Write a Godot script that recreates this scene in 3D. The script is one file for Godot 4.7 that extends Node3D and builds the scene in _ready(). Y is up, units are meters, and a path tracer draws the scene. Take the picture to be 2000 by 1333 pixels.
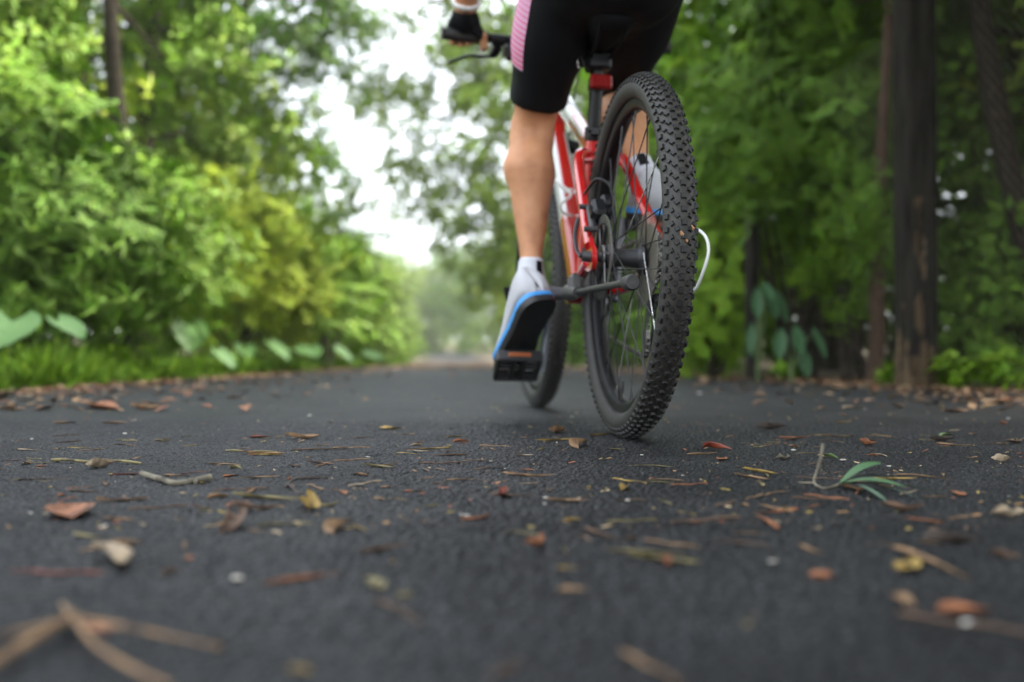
extends Node3D
# A rider on a red and white mountain bike on a leaf-strewn forest road, seen from just above the asphalt.

var rng := RandomNumberGenerator.new()
var used := {}
var M := {}


class MB:
	var v := PackedVector3Array()
	var uv := PackedVector2Array()
	var col := PackedColorArray()
	var idx := PackedInt32Array()
	var colored := false
	var mapped := false

	func vert(p: Vector3, c := Color.WHITE, t := Vector2.ZERO) -> int:
		v.append(p)
		col.append(c)
		uv.append(t)
		return v.size() - 1

	func tri(a: int, b: int, c: int) -> void:
		idx.append(a)
		idx.append(c)
		idx.append(b)

	func quad(a: int, b: int, c: int, d: int) -> void:
		tri(a, b, c)
		tri(a, c, d)

	# A flat convex polygon whose face looks away from the given centre.
	func poly(pts: Array, centre: Vector3, c := Color.WHITE) -> void:
		var mid := Vector3.ZERO
		for p in pts:
			mid += p
		mid /= pts.size()
		var n: Vector3 = (pts[1] - pts[0]).cross(pts[2] - pts[0])
		var list := pts
		if n.dot(mid - centre) < 0.0:
			list = pts.duplicate()
			list.reverse()
		var first := v.size()
		for p in list:
			vert(p, c)
		for k in range(1, list.size() - 1):
			tri(first, first + k, first + k + 1)

	func box(x: Transform3D, size: Vector3, ch := 0.002, c := Color.WHITE) -> void:
		var h := size / 2.0
		ch = minf(ch, minf(h.x, minf(h.y, h.z)) * 0.9)
		var corner := func(s: Vector3, axis: int) -> Vector3:
			var p := Vector3(s.x * (h.x - ch), s.y * (h.y - ch), s.z * (h.z - ch))
			p[axis] = s[axis] * h[axis]
			return x * p
		for axis in 3:
			for s in [-1.0, 1.0]:
				var pts := []
				for q in [[-1.0, -1.0], [1.0, -1.0], [1.0, 1.0], [-1.0, 1.0]]:
					var e := Vector3.ZERO
					e[axis] = s
					e[(axis + 1) % 3] = q[0]
					e[(axis + 2) % 3] = q[1]
					pts.append(corner.call(e, axis))
				poly(pts, x.origin, c)
		for axis in 3:
			for s in [-1.0, 1.0]:
				for t in [-1.0, 1.0]:
					var e0 := Vector3.ZERO
					e0[(axis + 1) % 3] = s
					e0[(axis + 2) % 3] = t
					var e1 := e0
					e0[axis] = -1.0
					e1[axis] = 1.0
					poly([corner.call(e0, (axis + 1) % 3), corner.call(e1, (axis + 1) % 3), corner.call(e1, (axis + 2) % 3), corner.call(e0, (axis + 2) % 3)], x.origin, c)
		for sx in [-1.0, 1.0]:
			for sy in [-1.0, 1.0]:
				for sz in [-1.0, 1.0]:
					var e := Vector3(sx, sy, sz)
					poly([corner.call(e, 0), corner.call(e, 1), corner.call(e, 2)], x.origin, c)

	# Rings of equal size joined one to the next; caps close the ends.
	func loft(rings: Array, caps := true, c := Color.WHITE, colors := []) -> void:
		var m: int = rings[0].size()
		var first := v.size()
		for i in rings.size():
			for j in m:
				vert(rings[i][j], colors[i][j] if colors.size() else c, Vector2(float(j) / m, float(i) / (rings.size() - 1)))
		var k := rings.size() / 2
		if k == 0:
			k = 1
		var mid := Vector3.ZERO
		for p in rings[k]:
			mid += p
		mid /= m
		var a: Vector3 = rings[k - 1][0]
		var n: Vector3 = (rings[k - 1][1] - a).cross(rings[k][0] - a)
		var flip: bool = n.dot(a - mid) < 0.0
		for i in rings.size() - 1:
			for j in m:
				var p := first + i * m + j
				var q := first + i * m + (j + 1) % m
				if flip:
					quad(q, p, p + m, q + m)
				else:
					quad(p, q, q + m, p + m)
		if caps:
			for e in [0, rings.size() - 1]:
				var cen := Vector3.ZERO
				for p in rings[e]:
					cen += p
				cen /= m
				var o := vert(cen, colors[e][0] if colors.size() else c)
				var base := v.size()
				for j in m:
					vert(rings[e][j], colors[e][j] if colors.size() else c)
				for j in m:
					var p := base + j
					var q := base + (j + 1) % m
					if (e == 0) == flip:
						tri(o, p, q)
					else:
						tri(o, q, p)

	func tube(pts: Array, radii: Array, seg := 10, caps := true, c := Color.WHITE, flat := 1.0, colors := []) -> void:
		var rings := []
		var u := Vector3.ZERO
		for i in pts.size():
			var t: Vector3 = (pts[mini(i + 1, pts.size() - 1)] - pts[maxi(i - 1, 0)]).normalized()
			if i == 0:
				u = t.cross(Vector3.UP if absf(t.y) < 0.9 else Vector3.RIGHT).normalized()
			else:
				u = (u - t * u.dot(t)).normalized()
			var w := t.cross(u)
			var ring := PackedVector3Array()
			var r: float = radii[i] if i < radii.size() else radii[radii.size() - 1]
			for j in seg:
				var a := TAU * j / seg
				ring.append(pts[i] + (u * cos(a) + w * sin(a) * flat) * r)
			rings.append(ring)
		loft(rings, caps, c, colors)

	# A profile of (x, r) turned about the x axis through the given place.
	func lathe(x: Transform3D, prof: Array, seg := 32, closed := false, c := Color.WHITE) -> void:
		var first := v.size()
		var m := prof.size()
		for j in seg:
			var a := TAU * j / seg
			for i in m:
				vert(x * Vector3(prof[i].x, prof[i].y * cos(a), prof[i].y * sin(a)), c, Vector2(float(j) / seg * 8.0, float(i) / m))
		for j in seg:
			var b := first + j * m
			var d := first + ((j + 1) % seg) * m
			for i in (m if closed else m - 1):
				var k := (i + 1) % m
				quad(b + i, d + i, d + k, b + k)

	func ball(p: Vector3, r: Vector3, seg := 10, c := Color.WHITE) -> void:
		var prof := []
		for i in seg / 2 + 1:
			var a := PI * i / (seg / 2)
			prof.append(Vector2(-cos(a), maxf(sin(a), 0.001)))
		lathe(Transform3D(Basis.from_scale(r), p), prof, seg, false, c)

	func mesh() -> ArrayMesh:
		var n := PackedVector3Array()
		n.resize(v.size())
		for i in range(0, idx.size(), 3):
			var a := idx[i]
			var b := idx[i + 1]
			var c := idx[i + 2]
			var f := (v[c] - v[a]).cross(v[b] - v[a])
			n[a] += f
			n[b] += f
			n[c] += f
		for i in n.size():
			n[i] = n[i].normalized() if n[i].length_squared() > 1e-20 else Vector3.UP
		var arr := []
		arr.resize(Mesh.ARRAY_MAX)
		arr[Mesh.ARRAY_VERTEX] = v
		arr[Mesh.ARRAY_NORMAL] = n
		arr[Mesh.ARRAY_INDEX] = idx
		if mapped:
			arr[Mesh.ARRAY_TEX_UV] = uv
		if colored:
			arr[Mesh.ARRAY_COLOR] = col
		var m := ArrayMesh.new()
		m.add_surface_from_arrays(Mesh.PRIMITIVE_TRIANGLES, arr)
		return m


# ---------------------------------------------------------------- helpers

func numbered(called: String) -> String:
	var n: int = used.get(called, 0)
	used[called] = n + 1
	return called if n == 0 else "%s_%03d" % [called, n]


func put(called: String, mb, mat: Material, parent: Node = self) -> MeshInstance3D:
	var o := MeshInstance3D.new()
	o.mesh = mb.mesh() if mb is MB else mb
	o.name = numbered(called) if parent == self else called
	o.material_override = mat
	parent.add_child(o, true)
	return o


func thing(called: String, label: String, category: String, group := "", where := Transform3D.IDENTITY) -> Node3D:
	var o := Node3D.new()
	o.name = numbered(called)
	o.transform = where
	add_child(o)
	return tag(o, label, category, group)


func tag(o: Node3D, label: String, category: String, group := "") -> Node3D:
	o.set_meta("label", label)
	o.set_meta("category", category)
	if group:
		o.set_meta("group", group)
	return o


func part(called: String, parent: Node3D, where := Transform3D.IDENTITY) -> Node3D:
	var o := Node3D.new()
	o.name = called
	o.transform = where
	parent.add_child(o, true)
	return o


func mat(c: Color, rough := 0.6, metal := 0.0) -> StandardMaterial3D:
	var m := StandardMaterial3D.new()
	m.albedo_color = c
	m.roughness = rough
	m.metallic = metal
	return m


func lin(r: float, g: float, b: float) -> Color:
	return Color(r, g, b).linear_to_srgb()


# A point on the bike: metres forward of the rear axle, above the road, to the rider's right.
func P(f: float, u: float, r: float) -> Vector3:
	return Vector3(r, u, -f)


func smooth_path(pts: Array, steps := 6) -> Array:
	var out := []
	for i in pts.size() - 1:
		var a: Vector3 = pts[maxi(i - 1, 0)]
		var b: Vector3 = pts[i]
		var c: Vector3 = pts[i + 1]
		var d: Vector3 = pts[mini(i + 2, pts.size() - 1)]
		for k in steps:
			out.append(b.cubic_interpolate(c, a, d, float(k) / steps))
	out.append(pts[pts.size() - 1])
	return out


func noise_texture(freq: float, ramp: Array, size := 512, normal := false, kind := FastNoiseLite.TYPE_SIMPLEX_SMOOTH, octaves := 4, seed_ := 1, bump := 6.0) -> Texture2D:
	var n := FastNoiseLite.new()
	n.noise_type = kind
	n.frequency = freq
	n.fractal_octaves = octaves
	n.seed = seed_
	var src := n.get_seamless_image(size, size, false, false, 0.1)
	if normal:
		src.bump_map_to_normal_map(bump)
		return ImageTexture.create_from_image(src)
	if ramp.is_empty():
		return ImageTexture.create_from_image(src)
	var g := Gradient.new()
	g.offsets = PackedFloat32Array(ramp.map(func(e): return e[0]))
	g.colors = PackedColorArray(ramp.map(func(e): return e[1]))
	var im := Image.create(size, size, false, Image.FORMAT_RGB8)
	for y in size:
		for x in size:
			im.set_pixel(x, y, g.sample(src.get_pixel(x, y).r))
	return ImageTexture.create_from_image(im)


# ---------------------------------------------------------------- smooth bodies from tapered bones

func bone_distance(p: Vector3, b: Array) -> float:
	var a: Vector3 = b[0]
	var ab: Vector3 = b[2] - a
	var t := clampf((p - a).dot(ab) / maxf(ab.length_squared(), 1e-9), 0.0, 1.0)
	var d := (p - a - ab * t).length() - lerpf(b[1], b[3], t)
	if b.size() > 5:
		d = maxf(d, (p - b[4]).dot(b[5]))
	return d


func field(p: Vector3, bones: Array, k: float) -> float:
	var s := 0.0
	for b in bones:
		s += exp(-bone_distance(p, b) / k)
	return -k * log(maxf(s, 1e-30))


func blob(mb: MB, bones: Array, cell: float, k: float) -> void:
	var pad := cell * 2.5 + k * 1.5
	var lo := Vector3.INF
	var hi := -Vector3.INF
	for b in bones:
		var r: float = maxf(b[1], b[3]) + pad
		lo = lo.min(b[0] - Vector3.ONE * r).min(b[2] - Vector3.ONE * r)
		hi = hi.max(b[0] + Vector3.ONE * r).max(b[2] + Vector3.ONE * r)
	var nx := int((hi.x - lo.x) / cell) + 2
	var ny := int((hi.y - lo.y) / cell) + 2
	var nz := int((hi.z - lo.z) / cell) + 2
	var acc := PackedFloat32Array()
	acc.resize(nx * ny * nz)
	for b in bones:
		var A: Vector3 = b[0]
		var B: Vector3 = b[2]
		var r: float = maxf(b[1], b[3]) + pad
		var q0 := ((A.min(B) - Vector3.ONE * r - lo) / cell).floor()
		var q1 := ((A.max(B) + Vector3.ONE * r - lo) / cell).ceil()
		var ab := B - A
		var il := 1.0 / maxf(ab.length_squared(), 1e-9)
		var ra: float = b[1]
		var dr: float = b[3] - ra
		var cut: bool = b.size() > 5
		var cp: Vector3 = b[4] if cut else Vector3.ZERO
		var cn: Vector3 = b[5] if cut else Vector3.ZERO
		for z in range(maxi(int(q0.z), 0), mini(int(q1.z), nz - 1) + 1):
			for y in range(maxi(int(q0.y), 0), mini(int(q1.y), ny - 1) + 1):
				var row := (z * ny + y) * nx
				for x in range(maxi(int(q0.x), 0), mini(int(q1.x), nx - 1) + 1):
					var p := lo + Vector3(x, y, z) * cell
					var ap := p - A
					var t := clampf(ap.dot(ab) * il, 0.0, 1.0)
					var d := (ap - ab * t).length() - ra - dr * t
					if cut:
						d = maxf(d, (p - cp).dot(cn))
					if d < pad:
						acc[row + x] += exp(-d / k)
	var sign := PackedByteArray()
	sign.resize(acc.size())
	for i in acc.size():
		if acc[i] > 1.0:
			sign[i] = 1
	var f := PackedFloat32Array()
	f.resize(acc.size())
	var ids := {}
	var step := [1, nx, nx * ny]
	var corner := [0, 1, nx, nx + 1, nx * ny, nx * ny + 1, nx * ny + nx, nx * ny + nx + 1]
	var edges := [[0, 1], [2, 3], [4, 5], [6, 7], [0, 2], [1, 3], [4, 6], [5, 7], [0, 4], [1, 5], [2, 6], [3, 7]]
	var where := [Vector3(0, 0, 0), Vector3(1, 0, 0), Vector3(0, 1, 0), Vector3(1, 1, 0), Vector3(0, 0, 1), Vector3(1, 0, 1), Vector3(0, 1, 1), Vector3(1, 1, 1)]
	var has_in := PackedByteArray()
	has_in.resize(ny * nz)
	for r in ny * nz:
		if sign.slice(r * nx, r * nx + nx).has(1):
			has_in[r] = 1
	for z in nz - 1:
		for y in ny - 1:
			var r := z * ny + y
			if not (has_in[r] or has_in[r + 1] or has_in[r + ny] or has_in[r + ny + 1]):
				continue
			for x in nx - 1:
				var i := r * nx + x
				var s := sign[i] + sign[i + 1] + sign[i + nx] + sign[i + nx + 1] + sign[i + corner[4]] + sign[i + corner[5]] + sign[i + corner[6]] + sign[i + corner[7]]
				if s == 0 or s == 8:
					continue
				var sum := Vector3.ZERO
				var n := 0
				for e in edges:
					var i0: int = i + corner[e[0]]
					var i1: int = i + corner[e[1]]
					if sign[i0] != sign[i1]:
						var f0 := -k * log(maxf(acc[i0], 1e-4))
						var f1 := -k * log(maxf(acc[i1], 1e-4))
						var t: float = clampf(f0 / (f0 - f1), 0.02, 0.98)
						sum += where[e[0]].lerp(where[e[1]], t)
						n += 1
				ids[i] = mb.vert(lo + (Vector3(x, y, z) + sum / n) * cell)
	var side := [[1, 2], [2, 0], [0, 1]]
	for i in ids:
		var z: int = i / (nx * ny)
		var y: int = (i / nx) % ny
		var x: int = i % nx
		if x == 0 or y == 0 or z == 0:
			continue
		for axis in 3:
			var j: int = i + step[axis]
			if sign[i] == sign[j]:
				continue
			var u: int = step[side[axis][0]]
			var w: int = step[side[axis][1]]
			if not (ids.has(i - u) and ids.has(i - w) and ids.has(i - u - w)):
				continue
			if sign[i]:
				mb.quad(ids[i], ids[i - u], ids[i - u - w], ids[i - w])
			else:
				mb.quad(ids[i], ids[i - w], ids[i - u - w], ids[i - u])


# A patch that lies on the surface of a smooth body: found by walking outward from an axis.
func patch(mb: MB, bones: Array, k: float, a: Vector3, b: Vector3, side: Vector3, a0: float, a1: float, rows: int, cols: int, lift: float, limit := 0.3) -> void:
	var t := (b - a).normalized()
	var u := (side - t * side.dot(t)).normalized()
	var w := t.cross(u)
	var first := mb.v.size()
	for i in rows + 1:
		for j in cols + 1:
			var an := lerpf(a0, a1, float(j) / cols)
			var dir := u * cos(an) + w * sin(an)
			var o := a.lerp(b, float(i) / rows)
			var r0 := 0.0
			var r1 := limit
			for s in 14:
				var m := (r0 + r1) / 2.0
				if field(o + dir * m, bones, k) > 0.0:
					r1 = m
				else:
					r0 = m
			mb.vert(o + dir * (r1 + lift), Color.WHITE, Vector2(float(j) / cols, float(i) / rows))
	for i in rows:
		for j in cols:
			var p := first + i * (cols + 1) + j
			mb.quad(p, p + 1, p + cols + 2, p + cols + 1)


# ---------------------------------------------------------------- the bicycle

func tyre_mesh(knobs: bool) -> MB:
	var mb := MB.new()
	var prof := []
	var cr := 0.3115
	# outer side from left to right, then back along the bead
	for i in 23:
		var a := lerpf(PI * 0.84, PI * 0.16, i / 22.0) if false else lerpf(-2.55, 2.55, i / 22.0)
		prof.append(Vector2(sin(a) * 0.0262, cr + cos(a) * 0.0242))
	mb.colored = true
	mb.lathe(Transform3D.IDENTITY, prof, 120, true, Color(0.22, 0.22, 0.22))
	for i in mb.v.size():      # pale road dust lies between the lugs
		if absf(i % 23 - 11) < 6.0:
			mb.col[i] = Color(0.33, 0.315, 0.285)
	if not knobs:
		return mb
	var pitch := 100
	for s in pitch:
		for row in [[0.0, 0.0, 0.0046, 0.0115, 0.0036], [0.40, 0.5, 0.0037, 0.0085, 0.0036], [-0.40, 0.5, 0.0037, 0.0085, 0.0036], [0.72, 0.1, 0.0034, 0.0080, 0.0034], [-0.72, 0.1, 0.0034, 0.0080, 0.0034], [1.08, 0.55, 0.0040, 0.0100, 0.0036], [-1.08, 0.55, 0.0040, 0.0100, 0.0036]]:
			var th: float = TAU * (s + row[1]) / pitch
			var a: float = row[0]
			var radial := Vector3(0, cos(th), sin(th))
			var along := Vector3(0, -sin(th), cos(th))
			var across := (Vector3.RIGHT * cos(a) - radial * sin(a)).normalized()
			var out := (Vector3.RIGHT * sin(a) + radial * cos(a)).normalized()
			var c := Vector3.RIGHT * sin(a) * 0.0262 + radial * (cr + cos(a) * 0.0242)
			var turn := signf(a) * 0.55 if absf(a) > 0.2 and absf(a) < 0.9 else 0.0
			var u := across * cos(turn) + along * sin(turn)
			var w := along * cos(turn) - across * sin(turn)
			var hw: float = row[2]
			var hl: float = row[3] * 0.5
			var ht: float = row[4]
			var top := []
			var low := []
			# a six-sided lug with a pointed leading edge, narrower at the top
			var outline := [Vector2(-1, -0.75), Vector2(0, -1), Vector2(1, -0.75), Vector2(0.9, 0.85), Vector2(0, 0.6), Vector2(-0.9, 0.85)]
			for q in outline:
				low.append(c + u * q.x * hw * 1.12 + w * q.y * hl * 1.15 - out * 0.0012)
				top.append(c + u * q.x * hw * 0.9 + w * q.y * hl * 0.9 + out * ht)
			var mid := c
			mb.poly(top, mid, Color(0.11, 0.11, 0.115))
			for j in 6:
				mb.poly([low[j], low[(j + 1) % 6], top[(j + 1) % 6], top[j]], mid + out * 0.001, Color(0.11, 0.11, 0.115))
	return mb


func wheel(parent: Node3D, called: String, where: Transform3D, rear: bool) -> Node3D:
	var w := part(called, parent, where)
	put("tyre", M.tyre_meshes, M.tyre, w)
	var rim := MB.new()
	rim.lathe(Transform3D.IDENTITY, [Vector2(-0.0125, 0.2985), Vector2(-0.0135, 0.2965), Vector2(-0.0125, 0.2870), Vector2(-0.0125, 0.2790), Vector2(-0.0085, 0.2735), Vector2(0.0, 0.2722), Vector2(0.0085, 0.2735), Vector2(0.0125, 0.2790), Vector2(0.0125, 0.2870), Vector2(0.0135, 0.2965), Vector2(0.0125, 0.2985), Vector2(0.010, 0.2950), Vector2(-0.010, 0.2950)].map(func(e): return e) , 96, true)
	put("rim", rim, M.rim, w)
	var hub := MB.new()
	var fl := 0.036
	var fr := 0.022 if rear else 0.036
	hub.lathe(Transform3D.IDENTITY, [Vector2(-0.066, 0.001), Vector2(-0.066, 0.009), Vector2(-0.05, 0.010), Vector2(-0.05, 0.021), Vector2(-fl - 0.003, 0.022), Vector2(-fl - 0.0025, 0.029), Vector2(-fl + 0.001, 0.029), Vector2(-fl + 0.003, 0.0185), Vector2(-0.01, 0.0165), Vector2(fr - 0.010, 0.0185), Vector2(fr - 0.003, 0.0215), Vector2(fr - 0.0015, 0.029), Vector2(fr + 0.002, 0.029), Vector2(fr + 0.004, 0.019), Vector2(0.05, 0.012), Vector2(0.066, 0.010), Vector2(0.066, 0.001)], 28)
	put("hub", hub, M.black_metal, w)
	for i in 32:
		var left: bool = i % 2 == 0
		var side := -fl if left else fr
		var lead: float = 1.0 if (i / 2) % 2 == 0 else -1.0
		var at_rim := TAU * (i + 0.5) / 32.0
		var at_hub := at_rim + lead * 1.10
		var a := Vector3(side + (0.0025 if (i / 2) % 2 == 0 else -0.0015), 0.0255 * cos(at_hub), 0.0255 * sin(at_hub))
		var b := Vector3(0.0035 * signf(side), 0.2735 * cos(at_rim), 0.2735 * sin(at_rim))
		var sp := MB.new()
		sp.tube([a, b.lerp(a, 0.06), b.lerp(a, 0.055), b], [0.0013, 0.0013, 0.0020, 0.0020], 6)
		put("spoke", sp, M.steel if i in [3, 4, 11, 17, 18, 26] else M.spoke, w)
	var va := PI + 0.10
	var vd := Vector3(0, cos(va), sin(va))
	var valve := MB.new()
	valve.tube([vd * 0.273, vd * 0.258, vd * 0.257, vd * 0.236, vd * 0.235], [0.003, 0.003, 0.0045, 0.0042, 0.003], 8)
	put("valve", valve, M.rubber, w)
	var rotor := MB.new()
	var inner := 0.064
	rotor.lathe(Transform3D(Basis.IDENTITY, Vector3(-0.0525, 0, 0)), [Vector2(-0.0009, inner), Vector2(-0.0009, 0.080), Vector2(0.0009, 0.080), Vector2(0.0009, inner)], 60, true)
	for i in 6:
		var a0 := TAU * i / 6.0
		var a1 := a0 + 0.5
		rotor.tube([Vector3(-0.0525, 0.02 * cos(a0), 0.02 * sin(a0)), Vector3(-0.0525, inner * 1.04 * cos(a1), inner * 1.04 * sin(a1))], [0.0045, 0.0035], 6, true, Color.WHITE, 0.4)
	rotor.lathe(Transform3D(Basis.IDENTITY, Vector3(-0.0525, 0, 0)), [Vector2(-0.003, 0.012), Vector2(-0.003, 0.024), Vector2(0.003, 0.024), Vector2(0.003, 0.012)], 24, true)
	put("brake_rotor", rotor, M.rotor, w)
	return w


func sprocket(mb: MB, x: float, r: float, teeth: int, thick := 0.0018, bore := 0.018) -> void:
	var rings := []
	for s in [-1.0, 1.0]:
		var ring := PackedVector3Array()
		for i in teeth * 4:
			var a := TAU * i / (teeth * 4)
			var rr: float = r + [0.0, 0.0038, 0.0038, 0.0][i % 4] - 0.001
			ring.append(Vector3(x + s * thick / 2, rr * cos(a), rr * sin(a)))
		rings.append(ring)
	var n: int = rings[0].size()
	for i in n:
		var j := (i + 1) % n
		mb.poly([rings[0][i], rings[0][j], rings[1][j], rings[1][i]], Vector3(x, 0, 0))
		for s in 2:
			var c: Vector3 = rings[s][i]
			var d: Vector3 = rings[s][j]
			var ci := Vector3(c.x, 0, 0) + Vector3(0, c.y, c.z).normalized() * bore
			var di := Vector3(d.x, 0, 0) + Vector3(0, d.y, d.z).normalized() * bore
			mb.poly([c, d, di, ci], Vector3(x, 0, 0))


func frame_tube(mb: MB, pts: Array, widths: Array, heights: Array, up: Vector3, seg := 40, paint = null, power := 2.6) -> void:
	var rings := []
	var colors := []
	var n := pts.size()
	for i in n:
		var t: Vector3 = (pts[mini(i + 1, n - 1)] - pts[maxi(i - 1, 0)]).normalized()
		var side := t.cross(up).normalized()
		var top := side.cross(t).normalized()
		var ring := PackedVector3Array()
		var cs := PackedColorArray()
		for j in seg:
			var a := TAU * j / seg
			var ca := cos(a)
			var sa := sin(a)
			var q := pow(pow(absf(ca), power) + pow(absf(sa), power), -1.0 / power)
			ring.append(pts[i] + side * ca * q * widths[i] + top * sa * q * heights[i])
			cs.append(paint.call(float(i) / (n - 1), a) if paint != null else Color.WHITE)
		rings.append(ring)
		colors.append(cs)
	mb.loft(rings, true, Color.WHITE, colors)


func along(a: Vector3, b: Vector3, n: int) -> Array:
	var out := []
	for i in n + 1:
		out.append(a.lerp(b, float(i) / n))
	return out


func blend(a: float, b: float, n: int) -> Array:
	var out := []
	for i in n + 1:
		out.append(lerpf(a, b, float(i) / n))
	return out


func aim(at: Vector3, x: Vector3, y: Vector3) -> Transform3D:
	var bx := x.normalized()
	var bz := bx.cross(y).normalized()
	return Transform3D(Basis(bx, bz.cross(bx), bz), at)


func build_bicycle(where: Transform3D) -> void:
	var bike := thing("bicycle", "red and white mountain bike with knobbly tyres ridden along the road", "bicycle", "", where)
	M.tyre_meshes = tyre_mesh(true).mesh()
	var rear := wheel(bike, "rear_wheel", Transform3D(Basis(Vector3.RIGHT, 0.06), P(0, 0.339, 0)), true)
	wheel(bike, "front_wheel", Transform3D(Basis(Vector3.UP, 0.02) * Basis(Vector3.RIGHT, 0.7), P(1.06, 0.339, 0)), false)

	# bits of dry leaf pressed between the lugs
	for q in [[-1.50, -0.004, 0.006], [-1.47, 0.013, 0.005], [-1.53, 0.004, 0.004]]:
		var fl := MB.new()
		var an: float = q[0]
		fl.box(Transform3D(Basis.from_euler(Vector3(0.2, 0.3 + an, 0.5 * an)), Vector3(q[1], 0.337 * cos(an), -0.337 * sin(an))), Vector3(q[2] * 1.6, q[2] * 1.1, 0.0022), 0.0008)
		put("leaf_fragment", fl, M.tan_bit, rear)

	var red := Color(0.42, 0.008, 0.007)
	var white := Color(0.60, 0.61, 0.60)
	var frame := part("frame", bike)
	# down tube
	var dt := MB.new()
	dt.colored = true
	var bb := P(0.435, 0.297, 0)
	var head_low := P(0.865, 0.79, 0)
	var head_up := P(0.825, 0.905, 0)
	frame_tube(dt, along(bb + P(-0.012, 0.004, 0), head_low, 40), blend(0.030, 0.024, 40), blend(0.035, 0.029, 40), P(-0.75, 0.66, 0), 64, func(t, a):
		var facing := absf(wrapf(a - PI / 2, -PI, PI))
		if t < 0.30 - 0.10 * cos(a):
			return red
		if t > 0.90:
			return red
		return red if facing < 0.52 else white, 3.2)
	put("down_tube", dt, M.paint, frame)
	var tt := MB.new()
	tt.colored = true
	frame_tube(tt, along(P(0.36, 0.628, 0), head_up + P(0, -0.03, 0), 40), blend(0.017, 0.024, 40), blend(0.020, 0.026, 40), P(-0.5, 0.86, 0), 64, func(t, a):
		var s := sin(a)
		if t < 0.10:
			return red
		if t < 0.42 and s > -0.35 and not (absf(wrapf(a - 2.6, -PI, PI)) < 0.22):
			return red
		return white, 2.8)
	put("top_tube", tt, M.paint, frame)
	var st := MB.new()
	frame_tube(st, along(P(0.425, 0.30, 0), P(0.350, 0.655, 0), 10), blend(0.019, 0.018, 10), blend(0.021, 0.018, 10), P(1, 0, 0), 24, null, 2.0)
	st.tube([P(0.435, 0.297, -0.037), P(0.435, 0.297, 0.037)], [0.023, 0.023], 24)
	put("seat_tube", st, M.red, frame)
	var ht := MB.new()
	ht.tube([head_low + P(0.012, -0.04, 0), head_low + P(0.011, -0.035, 0), head_up + P(-0.005, 0.015, 0), head_up + P(-0.007, 0.02, 0)], [0.026, 0.028, 0.027, 0.025], 24)
	put("head_tube", ht, M.red, frame)
	for s in [-1.0, 1.0]:
		var ss := MB.new()
		var path := smooth_path([P(0.362, 0.600, 0.008 * s), P(0.325, 0.605, 0.022 * s), P(0.275, 0.590, 0.044 * s), P(0.235, 0.553, 0.054 * s), P(0.16, 0.483, 0.061 * s), P(0.075, 0.405, 0.069 * s), P(0.022, 0.362, 0.072 * s)], 5)
		var rr := []
		for i in path.size():
			rr.append(lerpf(0.0135, 0.0105, float(i) / path.size()))
		ss.tube(path, rr, 16)
		put("seat_stay", ss, M.red, frame)
		var cs := MB.new()
		var path2 := smooth_path([P(0.43, 0.297, 0.024 * s), P(0.36, 0.298, 0.036 * s), P(0.25, 0.302, 0.052 * s), P(0.13, 0.315, 0.066 * s), P(0.035, 0.333, 0.073 * s)], 5)
		rr = []
		for i in path2.size():
			rr.append(lerpf(0.0155, 0.010, float(i) / path2.size()))
		cs.tube(path2, rr, 16)
		put("chain_stay", cs, M.red, frame)
		# dropout: a thick plate with a curved edge that carries the axle
		var dr := MB.new()
		var ring_a := PackedVector3Array()
		var ring_b := PackedVector3Array()
		for q in [[0.045, 0.385], [0.018, 0.378], [0.004, 0.362], [-0.013, 0.355], [-0.021, 0.342], [-0.020, 0.326], [-0.008, 0.314], [0.012, 0.312], [0.045, 0.318], [0.062, 0.326], [0.050, 0.336], [0.030, 0.345], [0.034, 0.362], [0.058, 0.392]]:
			ring_a.append(P(q[0], q[1], 0.0665 * s))
			ring_b.append(P(q[0], q[1], 0.0755 * s))
		dr.loft([ring_a, ring_b], true)
		put("dropout", dr, M.red, frame)
	var bridge := MB.new()
	bridge.tube(smooth_path([P(0.262, 0.575, -0.047), P(0.285, 0.583, 0.0), P(0.262, 0.575, 0.047)], 4), [0.009], 10)
	put("stay_bridge", bridge, M.red, frame)

	# seat post, clamp, saddle
	var sp := MB.new()
	sp.tube([P(0.352, 0.640, 0), P(0.322, 0.815, 0)], [0.0155, 0.0155], 20)
	put("seat_post", sp, M.black_gloss, bike)
	var cl := MB.new()
	cl.tube([P(0.3525, 0.640, 0), P(0.352, 0.642, 0), P(0.3475, 0.668, 0), P(0.347, 0.670, 0)], [0.0185, 0.0205, 0.0205, 0.0185], 24)
	cl.box(Transform3D(Basis.IDENTITY, P(0.325, 0.655, 0)), Vector3(0.024, 0.02, 0.014), 0.003)
	cl.tube([P(0.322, 0.655, -0.02), P(0.322, 0.655, 0.02)], [0.004, 0.004], 8)
	put("seat_clamp", cl, M.black_gloss, bike)
	var saddle := part("saddle", bike)
	var sd := MB.new()
	var rings := []
	for q in [[0.150, 0.036, 0.018, 0.882], [0.156, 0.050, 0.030, 0.884], [0.18, 0.058, 0.036, 0.882], [0.22, 0.052, 0.036, 0.878], [0.27, 0.038, 0.034, 0.874], [0.32, 0.028, 0.030, 0.873], [0.38, 0.022, 0.027, 0.872], [0.42, 0.018, 0.022, 0.870], [0.43, 0.009, 0.010, 0.866]]:
		var ring := PackedVector3Array()
		for j in 20:
			var a := TAU * j / 20
			var y: float = sin(a)
			ring.append(P(q[0], q[3] - 0.016 + y * q[2] * (0.75 if y > 0 else 1.0), cos(a) * q[1]))
		rings.append(ring)
	sd.loft(rings)
	put("saddle_shell", sd, M.black_cloth, saddle)
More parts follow.
